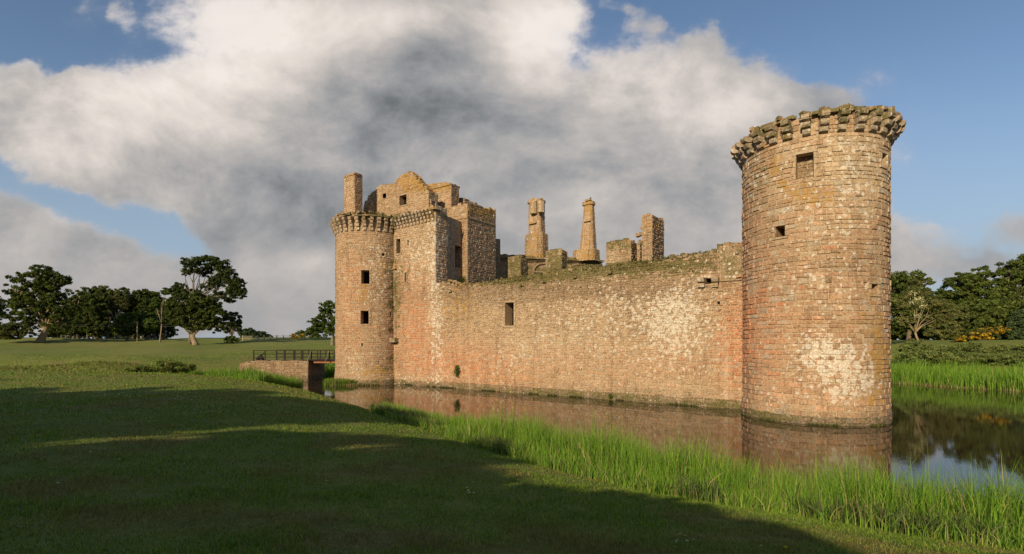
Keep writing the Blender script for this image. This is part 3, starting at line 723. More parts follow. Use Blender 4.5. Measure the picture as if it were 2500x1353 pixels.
GREENS = [(.15, .28, .03), (.19, .33, .035), (.11, .22, .025), (.25, .35, .05), (.36, .33, .12)]
def reedbed(name, label, n, x0, x1, y0, y1, smin, smax, hmin, hmax, wmul=1., extra=None, cols=GREENS, pw=(.3, .28, .22, .14, .06)):
    cond = lambda x, y: (lambda s: (s > smin) & (s < smax))(sdist(x, y)) & (extra(x, y) if extra else True)
    x, y = scatter(n, x0, x1, y0, y1, cond); s = sdist(x, y)
    z = np.maximum(ground(x, y), -.25)
    clump = vnoise(x, y, .9, 8)+.6*vnoise(x, y, 2.3, 9)
    edge = np.clip((smax-s)/1.0, .35, 1)*np.where((x < 20) & (y < 40) & (x > -14), .9-.48*ssn(18, 26, y), 1)
    h = (hmin+(hmax-hmin)*nrng.random(len(x))**.8)*(1+.6*clump)*1.05*edge*nrng.choice((1., 1., 1., .65, 1.2), len(x))
    v = blades(x, y, z, np.maximum(h, .25), nrng.uniform(.012, .026, len(x))*wmul, .38, pick(cols, len(x), pw), 4)
    return [v]
near_ = lambda x, y: (y < 34) & (x > -8) & ((x < 16) | (y < 12))
dead = [(.34, .26, .13), (.26, .19, .09), (.42, .33, .18)]
parts = reedbed('reeds', '', 100000, -8, 34, -2, 33, -1.7, 2.1, 1.1, 1.75, 1.0, near_)
x, y = scatter(110, 4, 30, -2, 20, lambda x, y: (lambda s: (s > -1.6) & (s < .6))(sdist(x, y)))
for k_, (a_, b_, c_) in enumerate(((0., 1.55, (.26, .30, .08)), (1.5, .24, (.30, .24, .10)))):
    z_ = np.maximum(ground(x, y), -.2); hv = .82+.16*np.sin(x*37+y*11); parts.append(blades(x, y, z_+a_*hv, np.full(len(x), b_)*hv, np.full(len(x), .012+.018*k_), .06, c_, 3))
x, y = scatter(1700, -6, 30, -2, 30, lambda x, y: (lambda s: (s > -1.7) & (s < 2.1))(sdist(x, y)))
parts.append(blades(x, y, np.maximum(ground(x, y), -.2), nrng.uniform(.5, 1.5, len(x)), nrng.uniform(.012, .028, len(x)), .7, pick(dead, len(x)), 4))
# rough unmown fringe at the foot of the reeds
x, y = scatter(34000, -8, 30, -2, 34, lambda x, y: (lambda s: (s > .6) & (s < 2.75+.5*vnoise(x, y, 1.5, 4)))(sdist(x, y)))
parts.append(blades(x, y, ground(x, y), nrng.uniform(.12, .55, len(x)), nrng.uniform(.01, .022, len(x)), .9, pick(GREENS+[(.05, .09, .02)], len(x)), 3))
x, y = scatter(9000, -8, 30, -2, 34, lambda x, y: (lambda s: (s > .9) & (s < 2.5) & (vnoise(x, y, .8, 31) > .02))(sdist(x, y)))
parts.append(blades(x, y, ground(x, y), nrng.uniform(.15, .75, len(x)), nrng.uniform(.03, .055, len(x)), 1.3, pick([(.06, .10, .025), (.08, .12, .03), (.13, .12, .06)], len(x)), 3))
v, f, c = join(parts); tag(np_mesh('reed_bed', v, f, c, BLADE), 'tall bright green reeds along the near moat bank', 'reeds', kind='stuff')
p2 = reedbed('r', '', 34000, 36, 75, 20, 95, -1.2, 7.0, 1.2, 1.9, 2.6, lambda x, y: (x > 36) & (y > 22) & (y < 90))
x, y = scatter(5000, 36, 70, 25, 90, lambda x, y: (lambda s: (s > -1.3) & (s < .2))(sdist(x, y)))
p2.append(blades(x, y, np.maximum(ground(x, y), -.1), nrng.uniform(.2, .6, len(x)), nrng.uniform(.03, .06, len(x)), .8, pick(dead, len(x)), 3))
v, f, c = join(p2); tag(np_mesh('reed_bed', v, f, c, BLADE), 'strip of green reeds at the water edge beyond the big tower', 'reeds', kind='stuff')
p3 = reedbed('r', '', 15000, -46, -18, 48, 63, -3.2, 3.5, .8, 1.35, 2.3, lambda x, y: (x < -22.5+.2*(y-56)) & (y < 62.3))
p3 += reedbed('r', '', 9000, -26, 0, 66, 105, -1., 4, 1.2, 2.0, 3., lambda x, y: (y > 68) & (x < 2))
v, f, c = join(p3); tag(np_mesh('reed_bed', v, f, c*.85, BLADE), 'green reeds filling the moat end beside the stone bridge abutment', 'reeds', kind='stuff')
# lawn blades, thinning and coarsening with distance
n = 520000
rad = 2.2*np.exp(nrng.random(n)**.93*math.log(95/2.2)); ang = nrng.uniform(-1.25, 1.2, n); x = rad*np.sin(ang); y = rad*np.cos(ang)
ok = sdist(x, y) > 1.9; x, y, rad = x[ok], y[ok], rad[ok]
lawn = [(.125, .20, .024), (.155, .23, .03), (.09, .15, .018), (.21, .25, .045), (.31, .26, .09)]
dry = np.clip(vnoise(x, y, .5, 11)+.5*vnoise(x, y, 1.7, 12)+.02, 0, .4)[:, None]*2
cc = pick(lawn, len(x), (.3, .28, .25, .12, .05))*(1-dry)+np.array((.20, .15, .06))*dry
tuft = 1+1.1*np.clip(vnoise(x, y, 1.3, 6)+.6*vnoise(x, y, 4., 7), -.45, .9)
v, f, c = blades(x, y, ground(x, y)-.005, nrng.uniform(.018, .05, len(x))*tuft*np.minimum(1+rad/30, 2.4), (.004+.0012*rad)*nrng.uniform(.6, 1.2, len(x)), .8, cc, 2)
tag(np_mesh('grass', v, f, c, BLADE), 'short mown grass of the lawn in tree shade', 'grass', kind='stuff')
x, y = scatter(26000, -85, -24, 50, 70, lambda x, y: (lambda d: (d > -4+2*vnoise(x, y, .2, 21)) & (d < 6.5+4*vnoise(x, y, .15, 22)))(y-(58+.10*(x+34))))
ok = (sdist(x, y) > .5)&~((x > -36) & (y > 62)); x, y = x[ok], y[ok]
v, f, c = blades(x, y, ground(x, y)-.02, nrng.uniform(.08, .32, len(x)), nrng.uniform(.05, .10, len(x)), 1.2, pick([(.12, .12, .03), (.085, .10, .025), (.19, .15, .06), (.10, .14, .03)], len(x)), 2)
tag(np_mesh('rough_grass', v, f, c, BLADE), 'rough brownish grass on the sides of the dry ditch', 'grass', kind='stuff')
# daisies
def flowers(pts, col, name, label, r_=.016, k_=1.):
    V, Fs, C = [], [], []; o = 0
    for (x, y) in pts:
        z = gz(x, y)+rnd.uniform(.05, .09); R_ = r_*rnd.uniform(.8, 1.3)*(1+(k_-1)*min(1, y/22)); n = 7; tx, ty = rnd.uniform(-.4, .4), rnd.uniform(-.6, .1)
        V.append((x, y, z+.006)); C.append((.5, .38, .05))
        for i in range(n):
            a = 2*math.pi*i/n; V.append((x+R_*math.cos(a), y+R_*math.sin(a), z-.3*R_+tx*R_*math.cos(a)+ty*R_*math.sin(a)*1.2)); C.append(col)
        for i in range(n): Fs.append((o, o+1+i, o+1+(i+1) % n))
        o += n+1
    return tag(np_mesh(name, V, Fs, np.array(C), LEAF), label, 'flowers', kind='stuff')
def gpt(px, py):                                   # lawn point under a photo position
    lo = 3.
    for _ in range(2000):
        x = (px-CX)/F*lo; 
        if gz(x, lo) >= EYE-(py-HZ)/F*lo: return x, lo
        lo *= 1.01
    return x, lo
pts = []
for (cx, cy, sx, sy, n) in ((140, 917, 50, 4, 16), (290, 965, 60, 6, 22), (440, 970, 45, 8, 24), (440, 940, 30, 3, 8), (590, 985, 40, 6, 7), (1150, 1205, 24, 6, 4), (1680, 1335, 50, 8, 6), (340, 930, 80, 6, 8), (800, 1180, 12, 3, 2), (250, 1140, 120, 60, 3)):
    for _ in range(n): pts.append(gpt(rnd.gauss(cx, sx*.7), rnd.gauss(cy, sy*.7)))
flowers(pts, (.75, .75, .7), 'daisies', 'scattered white daisies dotting the lawn', .013, k_=2.4)
flowers([gpt(a, b) for a, b in ((929, 1063), (976, 1077), (1056, 1176), (1154, 1187), (1239, 1180), (1858, 1345), (1660, 1319), (1918, 1350), (947, 1058))], (.6, .42, .03), 'buttercups', 'few small yellow flowers in the shaded lawn', .022, 1.)

# ------------------------------------------------------------------ trees
def leaves(centres, radii, n, size, cols, seed, flat=.6):
    """many small leaf faces in clumps round the given centres"""
    q = np.random.default_rng(seed); m = len(centres); k = n//m
    c = np.repeat(np.array(centres, float), k, 0); R_ = np.repeat(np.array(radii, float), k, 0)
    d = q.normal(size=(len(c), 3)); d /= np.linalg.norm(d, axis=1)[:, None]; rr = q.random(len(c))**.5
    p = c+d*rr[:, None]*R_[:, None]*np.array((1, 1, flat))
    nrm = d*.7+q.normal(size=d.shape)*.6+np.array((0, 0, .5)); nrm /= np.linalg.norm(nrm, axis=1)[:, None]
    t = np.cross(nrm, q.normal(size=d.shape)); t /= np.linalg.norm(t, axis=1)[:, None]; b = np.cross(nrm, t)
    s = size*q.uniform(.6, 1.3, len(c))[:, None]
    v = np.stack([p-t*s, p-b*s*.55, p+t*s, p+b*s*.55], 1).reshape(-1, 3)
    f = np.arange(len(v)).reshape(-1, 4)
    base = pick(cols, m); base = np.repeat(base*(1+q.uniform(-.22, .22, (m, 1))), k, 0)*(1+q.uniform(-.25, .25, (len(c), 1)))
    return v, f, np.repeat(base, 4, 0)
DK = [(.066, .088, .017), (.082, .105, .022), (.05, .068, .014)]
MD = [(.075, .11, .022), (.065, .095, .02), (.09, .125, .028)]
OL = [(.09, .10, .03), (.11, .11, .035), (.07, .085, .025)]
def tree(name, label, cat, base, blobs, nclump, nleaf, lsize, cols, seed, trunk=.5, tcol=(.16, .12, .08), group=None, lean=0., clump=.22, limbs=True, fork=.35, ivy=False):
    """blobs = [(x, y, z, rx, ry, rz)] world ellipsoids of the crown"""
    q = random.Random(seed); base = Vector(base)
    e = empty(name, base); tag(e, label, cat, group)
    nclump = int(nclump*3); nleaf = int(nleaf*1.5); clump *= 1.1; lsize *= 1.08; cen, rad = [], []
    tot = sum(b[3]*b[5] for b in blobs)
    for b in blobs:
        for _ in range(max(3, int(nclump*b[3]*b[5]/tot))):
            d = Vector((q.gauss(0, 1), q.gauss(0, 1), q.gauss(0, 1))).normalized(); s = q.random()**.38
            cen.append((b[0]+d.x*b[3]*s, b[1]+d.y*b[4]*s, b[2]+d.z*b[5]*s)); rad.append(clump*(b[3]+b[5])/2*q.uniform(.6, 1.35))
    v, f, c = leaves(cen, rad, nleaf, lsize, cols, seed)
    np_mesh('crown', v, f, c, LEAF, e)
    if limbs:
        m = MB(); cz = sum(b[2] for b in blobs)/len(blobs); cxm = sum(b[0] for b in blobs)/len(blobs); cym = sum(b[1] for b in blobs)/len(blobs)
        fk = base+Vector((lean, 0, (cz-base.z)*fork))
        m.tube([base-Zv*.3, base+(fk-base)*.15, base.lerp(fk, .6)+Vector((lean*.1, 0, 0)), fk], [trunk*1.5, trunk*1.1, trunk*.85, trunk*.75], 9, tcol)
        for b in blobs:
            for k in range(2 if len(blobs) > 4 else 4):
                tgt = Vector((b[0]+q.uniform(-.5, .5)*b[3], b[1]+q.uniform(-.5, .5)*b[4], b[2]+q.uniform(-.3, .6)*b[5]))
                mid = fk.lerp(tgt, .5)+Vector((q.uniform(-.1, .1), q.uniform(-.1, .1), q.uniform(-.02, .1)))*(tgt-fk).length
                m.tube([fk-Zv*trunk*.5, fk.lerp(mid, .5)+Vector((0, 0, .05))*(tgt-fk).length, mid, tgt], [trunk*.4, trunk*.28, trunk*.18, trunk*.05], 6, tcol)
        for k in range(min(len(cen), 60)):
            t = Vector(cen[q.randrange(len(cen))]); b = min(blobs, key=lambda b: (Vector(b[:3])-t).length); s = Vector(b[:3])+Vector((0, 0, -b[5]*.2))
            m.tube([s, s.lerp(t, .5)+Vector((q.uniform(-.1, .1), q.uniform(-.1, .1), .1))*b[3]*.5, t], [trunk*.16, trunk*.1, trunk*.03], 5, tcol)
        m.build('trunk', BARK, e, smooth=True)
    return e
def bl(Y, *L):                                     # crown ellipsoids from survey positions at distance Y
    out = []
    for q in L:
        px, py, rx, ry = q[:4]; dy = q[4] if len(q) > 4 else 0; p = P(px, py, Y+dy)
        out.append((p.x, p.y, p.z, rx/F*Y, rx/F*Y*.8, ry/F*Y))
    return out
def gb(px, Y, dz=0.): x = (px-CX)/F*Y; return (x, Y, gz(x, Y)+dz)
W = 'trees of the wood beyond the far field'
tree('broadleaf_tree', 'big dark tree with leaning pale trunk at the left end of the wood', 'tree', gb(98, 128), bl(128, (60, 700, 42, 38), (105, 680, 40, 36), (130, 700, 42, 40), (40, 745, 36, 34), (100, 745, 55, 38), (155, 745, 40, 38), (75, 780, 50, 24), (150, 785, 38, 22), (195, 720, 18, 20)), 190, 26000, .26, DK, 101, .8, (.26, .2, .12), W, 1.4, .16)
tree('broadleaf_tree', 'thin tree cut by the left picture edge behind the leafy bush', 'tree', gb(-14, 150), bl(150, (-18, 745, 26, 32), (-2, 765, 20, 22), (-25, 790, 24, 18)), 60, 6000, .25, DK, 102, .4, group=W)
tree('hawthorn_bush', 'rounded yellow-green bush below the big leaning tree at far left', 'bush', gb(28, 124), bl(124, (30, 808, 34, 20), (5, 812, 22, 16), (62, 812, 22, 14)), 70, 8000, .2, OL, 103, .15, limbs=False)
wood = [(190, 760, 30, 44, 165, 'dark tree filling the gap right behind the big leaning tree', DK, 0), (325, 760, 34, 44, 170, 'dark tree deep in the wood behind the telegraph pole', DK, 0), (378, 745, 28, 40, 166, 'dark tree behind the twisted pale trunk', DK, 0), (245, 722, 30, 26, 172, 'tallest treetop at the back of the wood', OL, 0), (215, 745, 38, 50, 150, 'dark round tree just right of the big leaning tree', DK, 0), (262, 740, 34, 44, 160, 'flat-topped dark tree left of the pale branched tree', DK, 0),
        (292, 730, 34, 34, 156, 'open tree with pale bare branches showing at the middle of the wood', OL, 1), (345, 738, 32, 38, 158, 'round green tree right of the pale branched tree', DK, 0),
        (310, 790, 30, 30, 146, 'lower green tree just left of the telegraph pole', MD, 0), (355, 785, 34, 34, 148, 'mid-green low tree right of the telegraph pole', MD, 0), (235, 795, 34, 26, 150, 'low dark tree at the foot of the wood on the left', DK, 0),
        (180, 790, 30, 28, 152, 'shaded tree with pale trunk in the gap of the wood', DK, 0), (398, 765, 22, 34, 150, 'slim green tree against the left side of the tall umbrella tree', MD, 0)]
for k, (px, py, rx, ry, Y, lab, cols, bare) in enumerate(wood):
    bs_ = bl(Y, (px, py-ry*.3, rx*.75, ry*.62), (px-rx*.45, py+ry*.2, rx*.6, ry*.55, 1), (px+rx*.45, py+ry*.15, rx*.6, ry*.6, -1), (px, py+ry*.6, rx*.7, ry*.4))
    tree('woodland_tree', lab, 'tree', gb(px, Y), bs_, 60 if bare else 90, 7000 if bare else 13000, .27, cols, 110+k, .42, (.34, .28, .2) if bare or k == 7 else (.12, .1, .07), W, rnd.uniform(-1, 1), .2)
for k, (px, w_) in enumerate(((150, 60), (230, 60), (300, 60), (375, 60))):
    tree('hedge_bush', ('dark undergrowth bush behind the leaning tree trunk', 'dark undergrowth bush at the left foot of the wood', 'dark undergrowth bush at the middle of the wood', 'dark undergrowth bush left of the umbrella tree trunk')[k], 'bush', gb(px, 172), bl(172, (px-20, 806, 36, 22), (px+22, 808, 36, 22), (px, 790, 30, 20)), 80, 9000, .3, DK, 130+k, limbs=False)
tree('bare_tree', 'pale twisted trunk with few leaves left of the umbrella tree', 'tree', gb(390, 134), bl(134, (382, 740, 12, 14), (404, 712, 12, 10), (372, 790, 18, 14)), 34, 5200, .22, MD, 141, .17, (.27, .21, .14), None, .5, .3, fork=.5)
tree('umbrella_tree', 'tall lone tree with spreading umbrella crown and visible limbs', 'tree', gb(466, 122),
     bl(122, (470, 640, 28, 11), (505, 636, 30, 12), (535, 645, 26, 16), (555, 672, 26, 20), (575, 698, 24, 20), (590, 715, 16, 14), (465, 658, 22, 12), (500, 662, 22, 14, 3), (530, 690, 20, 16), (560, 725, 22, 14), (440, 700, 16, 10), (425, 712, 22, 12), (455, 712, 20, 10), (500, 700, 14, 10), (452, 668, 10, 6), (535, 715, 22, 8)), 190, 17000, .23, [(.05, .075, .018), (.07, .085, .025), (.04, .06, .014)], 151, .5, (.15, .12, .08), None, .6, .26, fork=.62)
tree('broadleaf_tree', 'dense dark tree forming the lower mass under the umbrella crown', 'tree', gb(478, 117), bl(117, (450, 748, 42, 34), (495, 745, 40, 34), (520, 765, 30, 34), (430, 775, 30, 28), (480, 785, 50, 26), (525, 795, 22, 20)), 150, 22000, .24, DK, 152, .6, (.26, .2, .13), None, -.8, .18)
tree('broadleaf_tree', 'small loose tree at the right edge of the group beside the umbrella tree', 'tree', gb(566, 135), bl(135, (565, 780, 22, 20), (552, 800, 18, 16), (580, 795, 14, 16)), 50, 5000, .24, [(.06, .085, .03), (.05, .07, .025)], 153, .3)
tree('hawthorn_bush', 'small dark bush on the field crest right of the umbrella tree', 'bush', gb(567, 120), bl(120, (567, 829, 17, 9),(555,832,10,6)), 24, 2600, .16, MD, 154, limbs=False)
for k, (px, py, rx, ry, Y) in enumerate(((605, 815, 22, 14, 330), (632, 820, 20, 12, 345), (652, 824, 12, 8, 360))):
    p = P(px, py, Y); tree('distant_tree', ('largest rounded tree of the distant clump behind the fence', 'middle rounded tree of the distant clump behind the fence', 'small right-hand tree of the distant clump behind the fence')[k], 'tree', (p.x, Y, gz(p.x, Y)), bl(Y, (px, py, rx, ry), (px+6, py+4, rx*.8, ry*.8)), 50, 4000, .6, [(.06, .09, .04), (.05, .075, .035)], 160+k, .5, group='distant tree clump')
tree('broadleaf_tree', 'loose leafy tree half hidden behind the gatehouse tower', 'tree', gb(812, 98), bl(98, (800, 752, 24, 18), (772, 790, 24, 22), (808, 760, 26, 22), (790, 785, 26, 22), (815, 800, 34, 26), (775, 808, 26, 18), (840, 770, 34, 34), (800, 740, 10, 10)), 110, 11000, .17, MD, 171, .35, (.2, .16, .11), None, 0, .2)
tree('gorse_bush', 'small gorse bush with yellow flowers on the mound left of the gatehouse', 'bush', gb(727, 118), bl(118, (718, 821, 9, 7), (738, 821, 8, 6)), 30, 3000, .13, [(.45, .3, .02), (.5, .34, .03), (.12, .14, .03)], 172, limbs=False)
tree('hawthorn_bush', 'green bush right behind the small yellow gorse on the mound', 'bush', gb(742, 122), bl(122, (735, 813, 14, 8), (760, 812, 14, 12)), 40, 3600, .15, MD, 173, limbs=False)
# scrub in the ditch
for k, (px, py, rx, ry, Y, lab) in enumerate(((405, 896, 40, 14, 54, 'low spreading green shrub in the grassy ditch'), (450, 899, 26, 8, 55, 'small low shrub at the right of the ditch shrub'), (340, 902, 30, 7, 53, 'straggly low shrub at the left end of the ditch scrub'))):
    tree('ditch_shrub', lab, 'bush', gb(px, Y), bl(Y, (px, py, rx, ry*1.2), (px-rx*.5, py+ry*.4, rx*.6, ry*.6)), 45, 5200, .075, [(.16, .20, .045), (.13, .17, .035), (.20, .21, .06)], 180+k, limbs=False, clump=.34)
# right bank
G2 = 'trees beyond the moat on the right'
RT = [((2195, 695, 40, 36, 100), (2240, 690, 34, 28, 100), (2220, 740, 60, 40, 100), 'dark round tree behind the white-flowered thorn tree', DK),
      ((2345, 700, 40, 34, 96), (2390, 685, 38, 34, 96), (2370, 745, 60, 46, 96), 'wide dark green tree to the right of the thorn tree', DK),
      ((2470, 668, 40, 36, 99), (2510, 660, 40, 40, 99), (2480, 730, 60, 50, 99), 'tallest dark tree at the right picture edge', DK),
      ((2420, 770, 40, 36, 88), (2450, 760, 34, 30, 88), (2400, 795, 44, 24, 88), 'dense green tree standing in front above the yellow gorse', DK),
      ((2500, 790, 30, 34, 84), (2520, 770, 26, 34, 84), (2490, 815, 28, 18, 84), 'grey-green tree cut by the right picture edge above the reeds', [(.05, .075, .03), (.06, .085, .035)]),
      ((2290, 765, 34, 34, 90), (2330, 770, 34, 30, 90), (2300, 805, 40, 20, 90), 'olive-green tree between the thorn tree and the wide dark tree', OL),
      ((2200, 800, 40, 26, 102), (2260, 800, 40, 28, 102), (2230, 770, 40, 28, 102), 'deep shade tree filling in behind the thorn tree trunk', DK),
      ((2300, 720, 24, 14, 112), (2320, 735, 30, 24, 112), (2290, 750, 30, 30, 112), 'farther low treetop showing in the dip of the skyline', DK)]
for k, (a, b, c_, lab, cols) in enumerate(RT):
    cols = [tuple(x*1.45 for x in q) for q in cols]
    tree('broadleaf_tree', lab, 'tree', gb(c_[0], c_[4]), bl(c_[4], a[:4], b[:4], c_[:4], (c_[0], min(815, c_[1]+30), c_[2]*.9, c_[3]*.7)), 130, 21000, .21, cols, 200+k, .45, group=G2, clump=.2)
tree('hawthorn_tree', 'thorn tree with leaning pale multi-stem trunk and creamy blossom', 'tree', gb(2247, 78), bl(78, (2200, 745, 34, 22), (2240, 720, 34, 22), (2285, 745, 26, 22), (2205, 785, 30, 12), (2300, 775, 26, 14), (2240, 690, 20, 10)), 80, 9000, .13, [(.15, .16, .05), (.18, .17, .06), (.12, .14, .04)], 221, .17, (.3, .22, .14), None, -.8, .24, fork=.3)
v, f, c = leaves([tuple(P(px, py, 77)) for px, py in ((2235, 730), (2246, 728), (2225, 738), (2250, 746), (2237, 770), (2232, 715), (2255, 735))], [.7]*7, 420, .12, [(.55, .52, .32)], 4)
ob = np_mesh('blossom', v, f, c, LEAF, [o for o in COL.objects if o.name.startswith('hawthorn_tree')][0])
tree('gorse_bush', 'wide gorse bush covered in yellow flowers on the right bank', 'bush', gb(2395, 74), bl(74, (2350, 827, 22, 8), (2385, 818, 28, 10), (2420, 808, 28, 9), (2445, 803, 20, 6), (2395, 826, 24, 6)), 130, 9000, .10, [(.50, .32, .02), (.45, .28, .02), (.10, .12, .03), (.09, .10, .03)], 222, limbs=False, clump=.2)
for k, (px, py, rx, ry, Y) in enumerate(((2235, 855, 48, 24, 68), (2300, 862, 50, 24, 67), (2370, 862, 52, 28, 65), (2440, 862, 46, 28, 63), (2500, 866, 34, 28, 61))):
    tree('bank_shrub', 'grey-green low shrub on the right bank, %s' % ('nearest to the big tower', 'right of the one nearest the tower', 'in the middle of the row below the gorse', 'second from the right edge', 'cut by the right picture edge')[k], 'bush', gb(px, Y),
         bl(Y, (px, py-4+(k%2)*6, rx*.75, ry*.9), (px-rx*.6, py+8, rx*.5, ry*.6), (px+rx*.55, py+3, rx*.45, ry*.75), (px+rx*.1, py+14, rx, ry*.5, -3)), 110, 12000, .085, [(.18, .22, .065), (.15, .19, .055), (.22, .25, .08)], 230+k, limbs=False, group='low shrubs on the right bank', clump=.17)
for k, px in enumerate((2195, 2270, 2345, 2420, 2495)):
    tree('hedge_bush', 'dark undergrowth bush under the right-hand trees, %s' % ('beside the big tower', 'left of the yellow gorse', 'behind the left end of the gorse', 'behind the right end of the gorse', 'at the picture edge')[k], 'bush', gb(px, 108), bl(108, (px-22, 812, 34, 26), (px+22, 812, 34, 26), (px, 800, 34, 24)), 60, 6000, .24, DK, 260+k, limbs=False)
# shade trees behind the photographer: they throw the shadow over the lawn
SH = []
for k, (l, a, h) in enumerate([(-5.2, -23, 13.6), (-1.3, -18.5, 12), (-11, -22.5, 15), (-16, -17, 15.5), (-22, -13.5, 15.5), (-28, -16, 16), (-34, -18, 16), (-40, -21, 16), (-47, -23, 16), (-54, -25, 16), (-6, -31, 14), (-12, -28, 15), (-19, -25, 15), (-25, -24, 15), (-31, -27, 15), (-37, -29, 15), (-44, -32, 15), (-5, -13, 9), (-12, -10, 8)]):
    SH.append((.883*l+.47*a, -.47*l+.883*a, h))
for k, (x, y, h) in enumerate(SH):
    q = random.Random(300+k); zb = gz(x, y)
    g_ = .55 if h < 12.5 else (.75 if h < 14 else 1.)
    B = [(x+q.uniform(-2, 2)*g_, y+q.uniform(-2, 2)*g_, zb+h*.76, 4.2*g_, 4.2*g_, h*.2), (x+q.uniform(-3, 3)*g_, y+q.uniform(-3, 3)*g_, zb+h*.5, 5.2*g_, 5.2*g_, h*.24), (x-2.5*g_, y, zb+h*.3, 4.6*g_, 4.6*g_, h*.2), (x+2.5*g_, y+1, zb+h*.32, 4.4*g_, 4.4*g_, h*.2)]
    tree('shade_tree', 'broad leafy tree behind the viewpoint shading the lawn', 'tree', (x, y, zb), B, 130, 10000, .55, DK, 300+k, .4, group='shade trees behind the viewpoint', clump=.24)
# ivy and plants on the masonry
def wall_plant(label, pts, n, size, seed, cols=MD, name='wall_plant', cat='plant'):
    cen = [tuple(p) for p, _ in pts]; v, f, c = leaves(cen, [s for _, s in pts], n, size, cols, seed, 1.)
    e = empty(name, cen[0]); tag(e, label, cat); np_mesh('leaves', v, f, c, LEAF, e); return e
wall_plant('leafy plant rooted low in the curtain wall above its reflection', [(SW(*on_wall(1119, y), .15), s) for y, s in ((897, .3), (906, .42), (913, .35))], 700, .07, 401)
wall_plant('tiny green tuft at the waterline of the curtain wall', [(SW(*on_wall(1492, 968), .1), .22)], 200, .05, 402)
wall_plant('thin green ivy in the angle between gatehouse tower and wall', [(SW(-.9+rnd.uniform(-.3, .2), z, .55), .35) for z in (6.2, 7.3, 7.8, 9, 9.4, 10.2, 11, 11.6)], 900, .08, 403, name='ivy', cat='ivy')
wall_plant('small green weed at the foot of the recess beside the turret', [(P2+Vector((0, 0, 12.0))-N*.2-U*.5, .4), (P2+Vector((0, 0, 11.5))-N*.2-U*.4, .35)], 300, .08, 404)
# moss and grass along the wall head
x_, n = [], 9000
us_ = nrng.uniform(UF+.5, 35.5, n); w_ = np.clip(vnoise(us_, us_*0, .35, 3)+.35, .05, 1)*np.interp(us_, [6, 12, 18, 30, 35.5], [.25, .7, 1.2, 1.3, .4]); keep = nrng.random(n) < w_; us_ = us_[keep]
of = nrng.random(len(us_))**1.5*1.1-.08
pp = [SW(u, ctop(u)-(.1+.45*max(0, -o*6)) if o < 0 else ctop(u)+.1*o, -o) for u, o in zip(us_, of)]; pp = np.array(pp)
v, f, c = blades(pp[:, 0], pp[:, 1], pp[:, 2], nrng.uniform(.12, .34, len(pp)), nrng.uniform(.04, .08, len(pp)), 1.3, pick([(.10, .10, .03), (.14, .125, .04), (.19, .15, .06), (.07, .08, .02)], len(pp)), 3)
tag(np_mesh('wall_moss', v, f, c, BLADE), 'brown-green moss and grass growing along the curtain wall head', 'moss', kind='stuff')
uu_ = nrng.uniform(-.5, 36, 5200); uu_ = uu_[vnoise(uu_, uu_*0, .9, 41)+.5*vnoise(uu_, uu_*0, 3., 42) > .12]
pp = np.array([SW(u, -.02, .05+.1*nrng.random()) for u in uu_]); aw = nrng.uniform(-1.6, 1.4, 2200); aw = aw[vnoise(aw*4, aw*0, .9, 43) > .05]; pq = np.array([SB(a*RB, -.02, .16+.08*nrng.random()) for a in aw])
pp = np.concatenate([pp, pq]); v, f, c = blades(pp[:, 0], pp[:, 1], pp[:, 2], nrng.uniform(.06, .22, len(pp)), nrng.uniform(.02, .05, len(pp)), 1., pick([(.07, .10, .025), (.10, .12, .03), (.05, .06, .02), (.16, .13, .06)], len(pp)), 2)
tag(np_mesh('waterline_weeds', v, f, c, BLADE), 'ragged weeds and algae along the foot of the walls at the waterline', 'weeds', kind='stuff')
# grassy clump at the foot of the gatehouse tower
x, y = scatter(2600, -21, -14, 54.5, 58.5, lambda x, y: ((x+19.2)/1.9)**2+((y-57.2)/1.2)**2 < 1)
x2, y2 = scatter(1200, -21, -13, 55, 58.5, lambda x, y: ((x+16.6)/2.2)**2+((y-56.4)/.5)**2 < 1)
v, f, c = join([blades(x, y, np.zeros(len(x)), nrng.uniform(.4, .9, len(x)), np.full(len(x), .04), .9, pick(GREENS+OL, len(x)), 3), blades(x2, y2, np.zeros(len(x2)), nrng.uniform(.15, .35, len(x2)), np.full(len(x2), .04), 1., pick(dead+OL, len(x2)), 3)])
tag(np_mesh('rush_clump', v, f, c, BLADE), 'rushy grass clump at the foot of the gatehouse tower', 'grass clump', kind='stuff')

# ------------------------------------------------------------------ footbridge
YB = 62.8
ba = P(585, 880, YB); bb = P(752, 880, YB)
br = empty('footbridge', (bb.x, YB, 0)); tag(br, 'wooden footbridge with stone abutment and rails left of the gatehouse', 'footbridge')
m = MB(); XB = Vector((1, 0, 0)); YV = Vector((0, 1, 0))
zt = bb.z
masonry(m, plane_S(Vector((ba.x, YB, 0)), XB, -YV), 0, bb.x-ba.x, -1.2, zt, .22, .42, top=lambda u: zt-.0-.35*max(0, 1.5-u)+.05*math.sin(u*3), seed=501, relief=.05)
dE = Vector((.11, .99, 0)); masonry(m, plane_S(Vector((bb.x, YB, 0)), dE, Vector((.99, -.11, 0))), 0, 4.3, -1.2, zt, .25, .45, seed=502, relief=.04)
m.add([Vector((ba.x, YB, zt-.03)), Vector((bb.x, YB, zt-.03)), Vector((bb.x, YB, zt-.03))+dE*4.3, Vector((ba.x, YB+4.3, zt-.03))], [(0, 1, 2, 3)], (.2, .17, .1), (0, 0, .6))
m.add([Vector((ba.x, YB+4.3, -1)), Vector((bb.x, YB, -1))+dE*4.3, Vector((bb.x, YB, zt-.03))+dE*4.3, Vector((ba.x, YB+4.3, zt-.03))], [(0, 1, 2, 3)], (.25, .17, .1))
m.build('abutment', STONE, br)
WD, DW = (.07, .05, .04), (.035, .028, .022)
xe = P(835, 880, YB).x; L_ = xe-bb.x
m = MB()
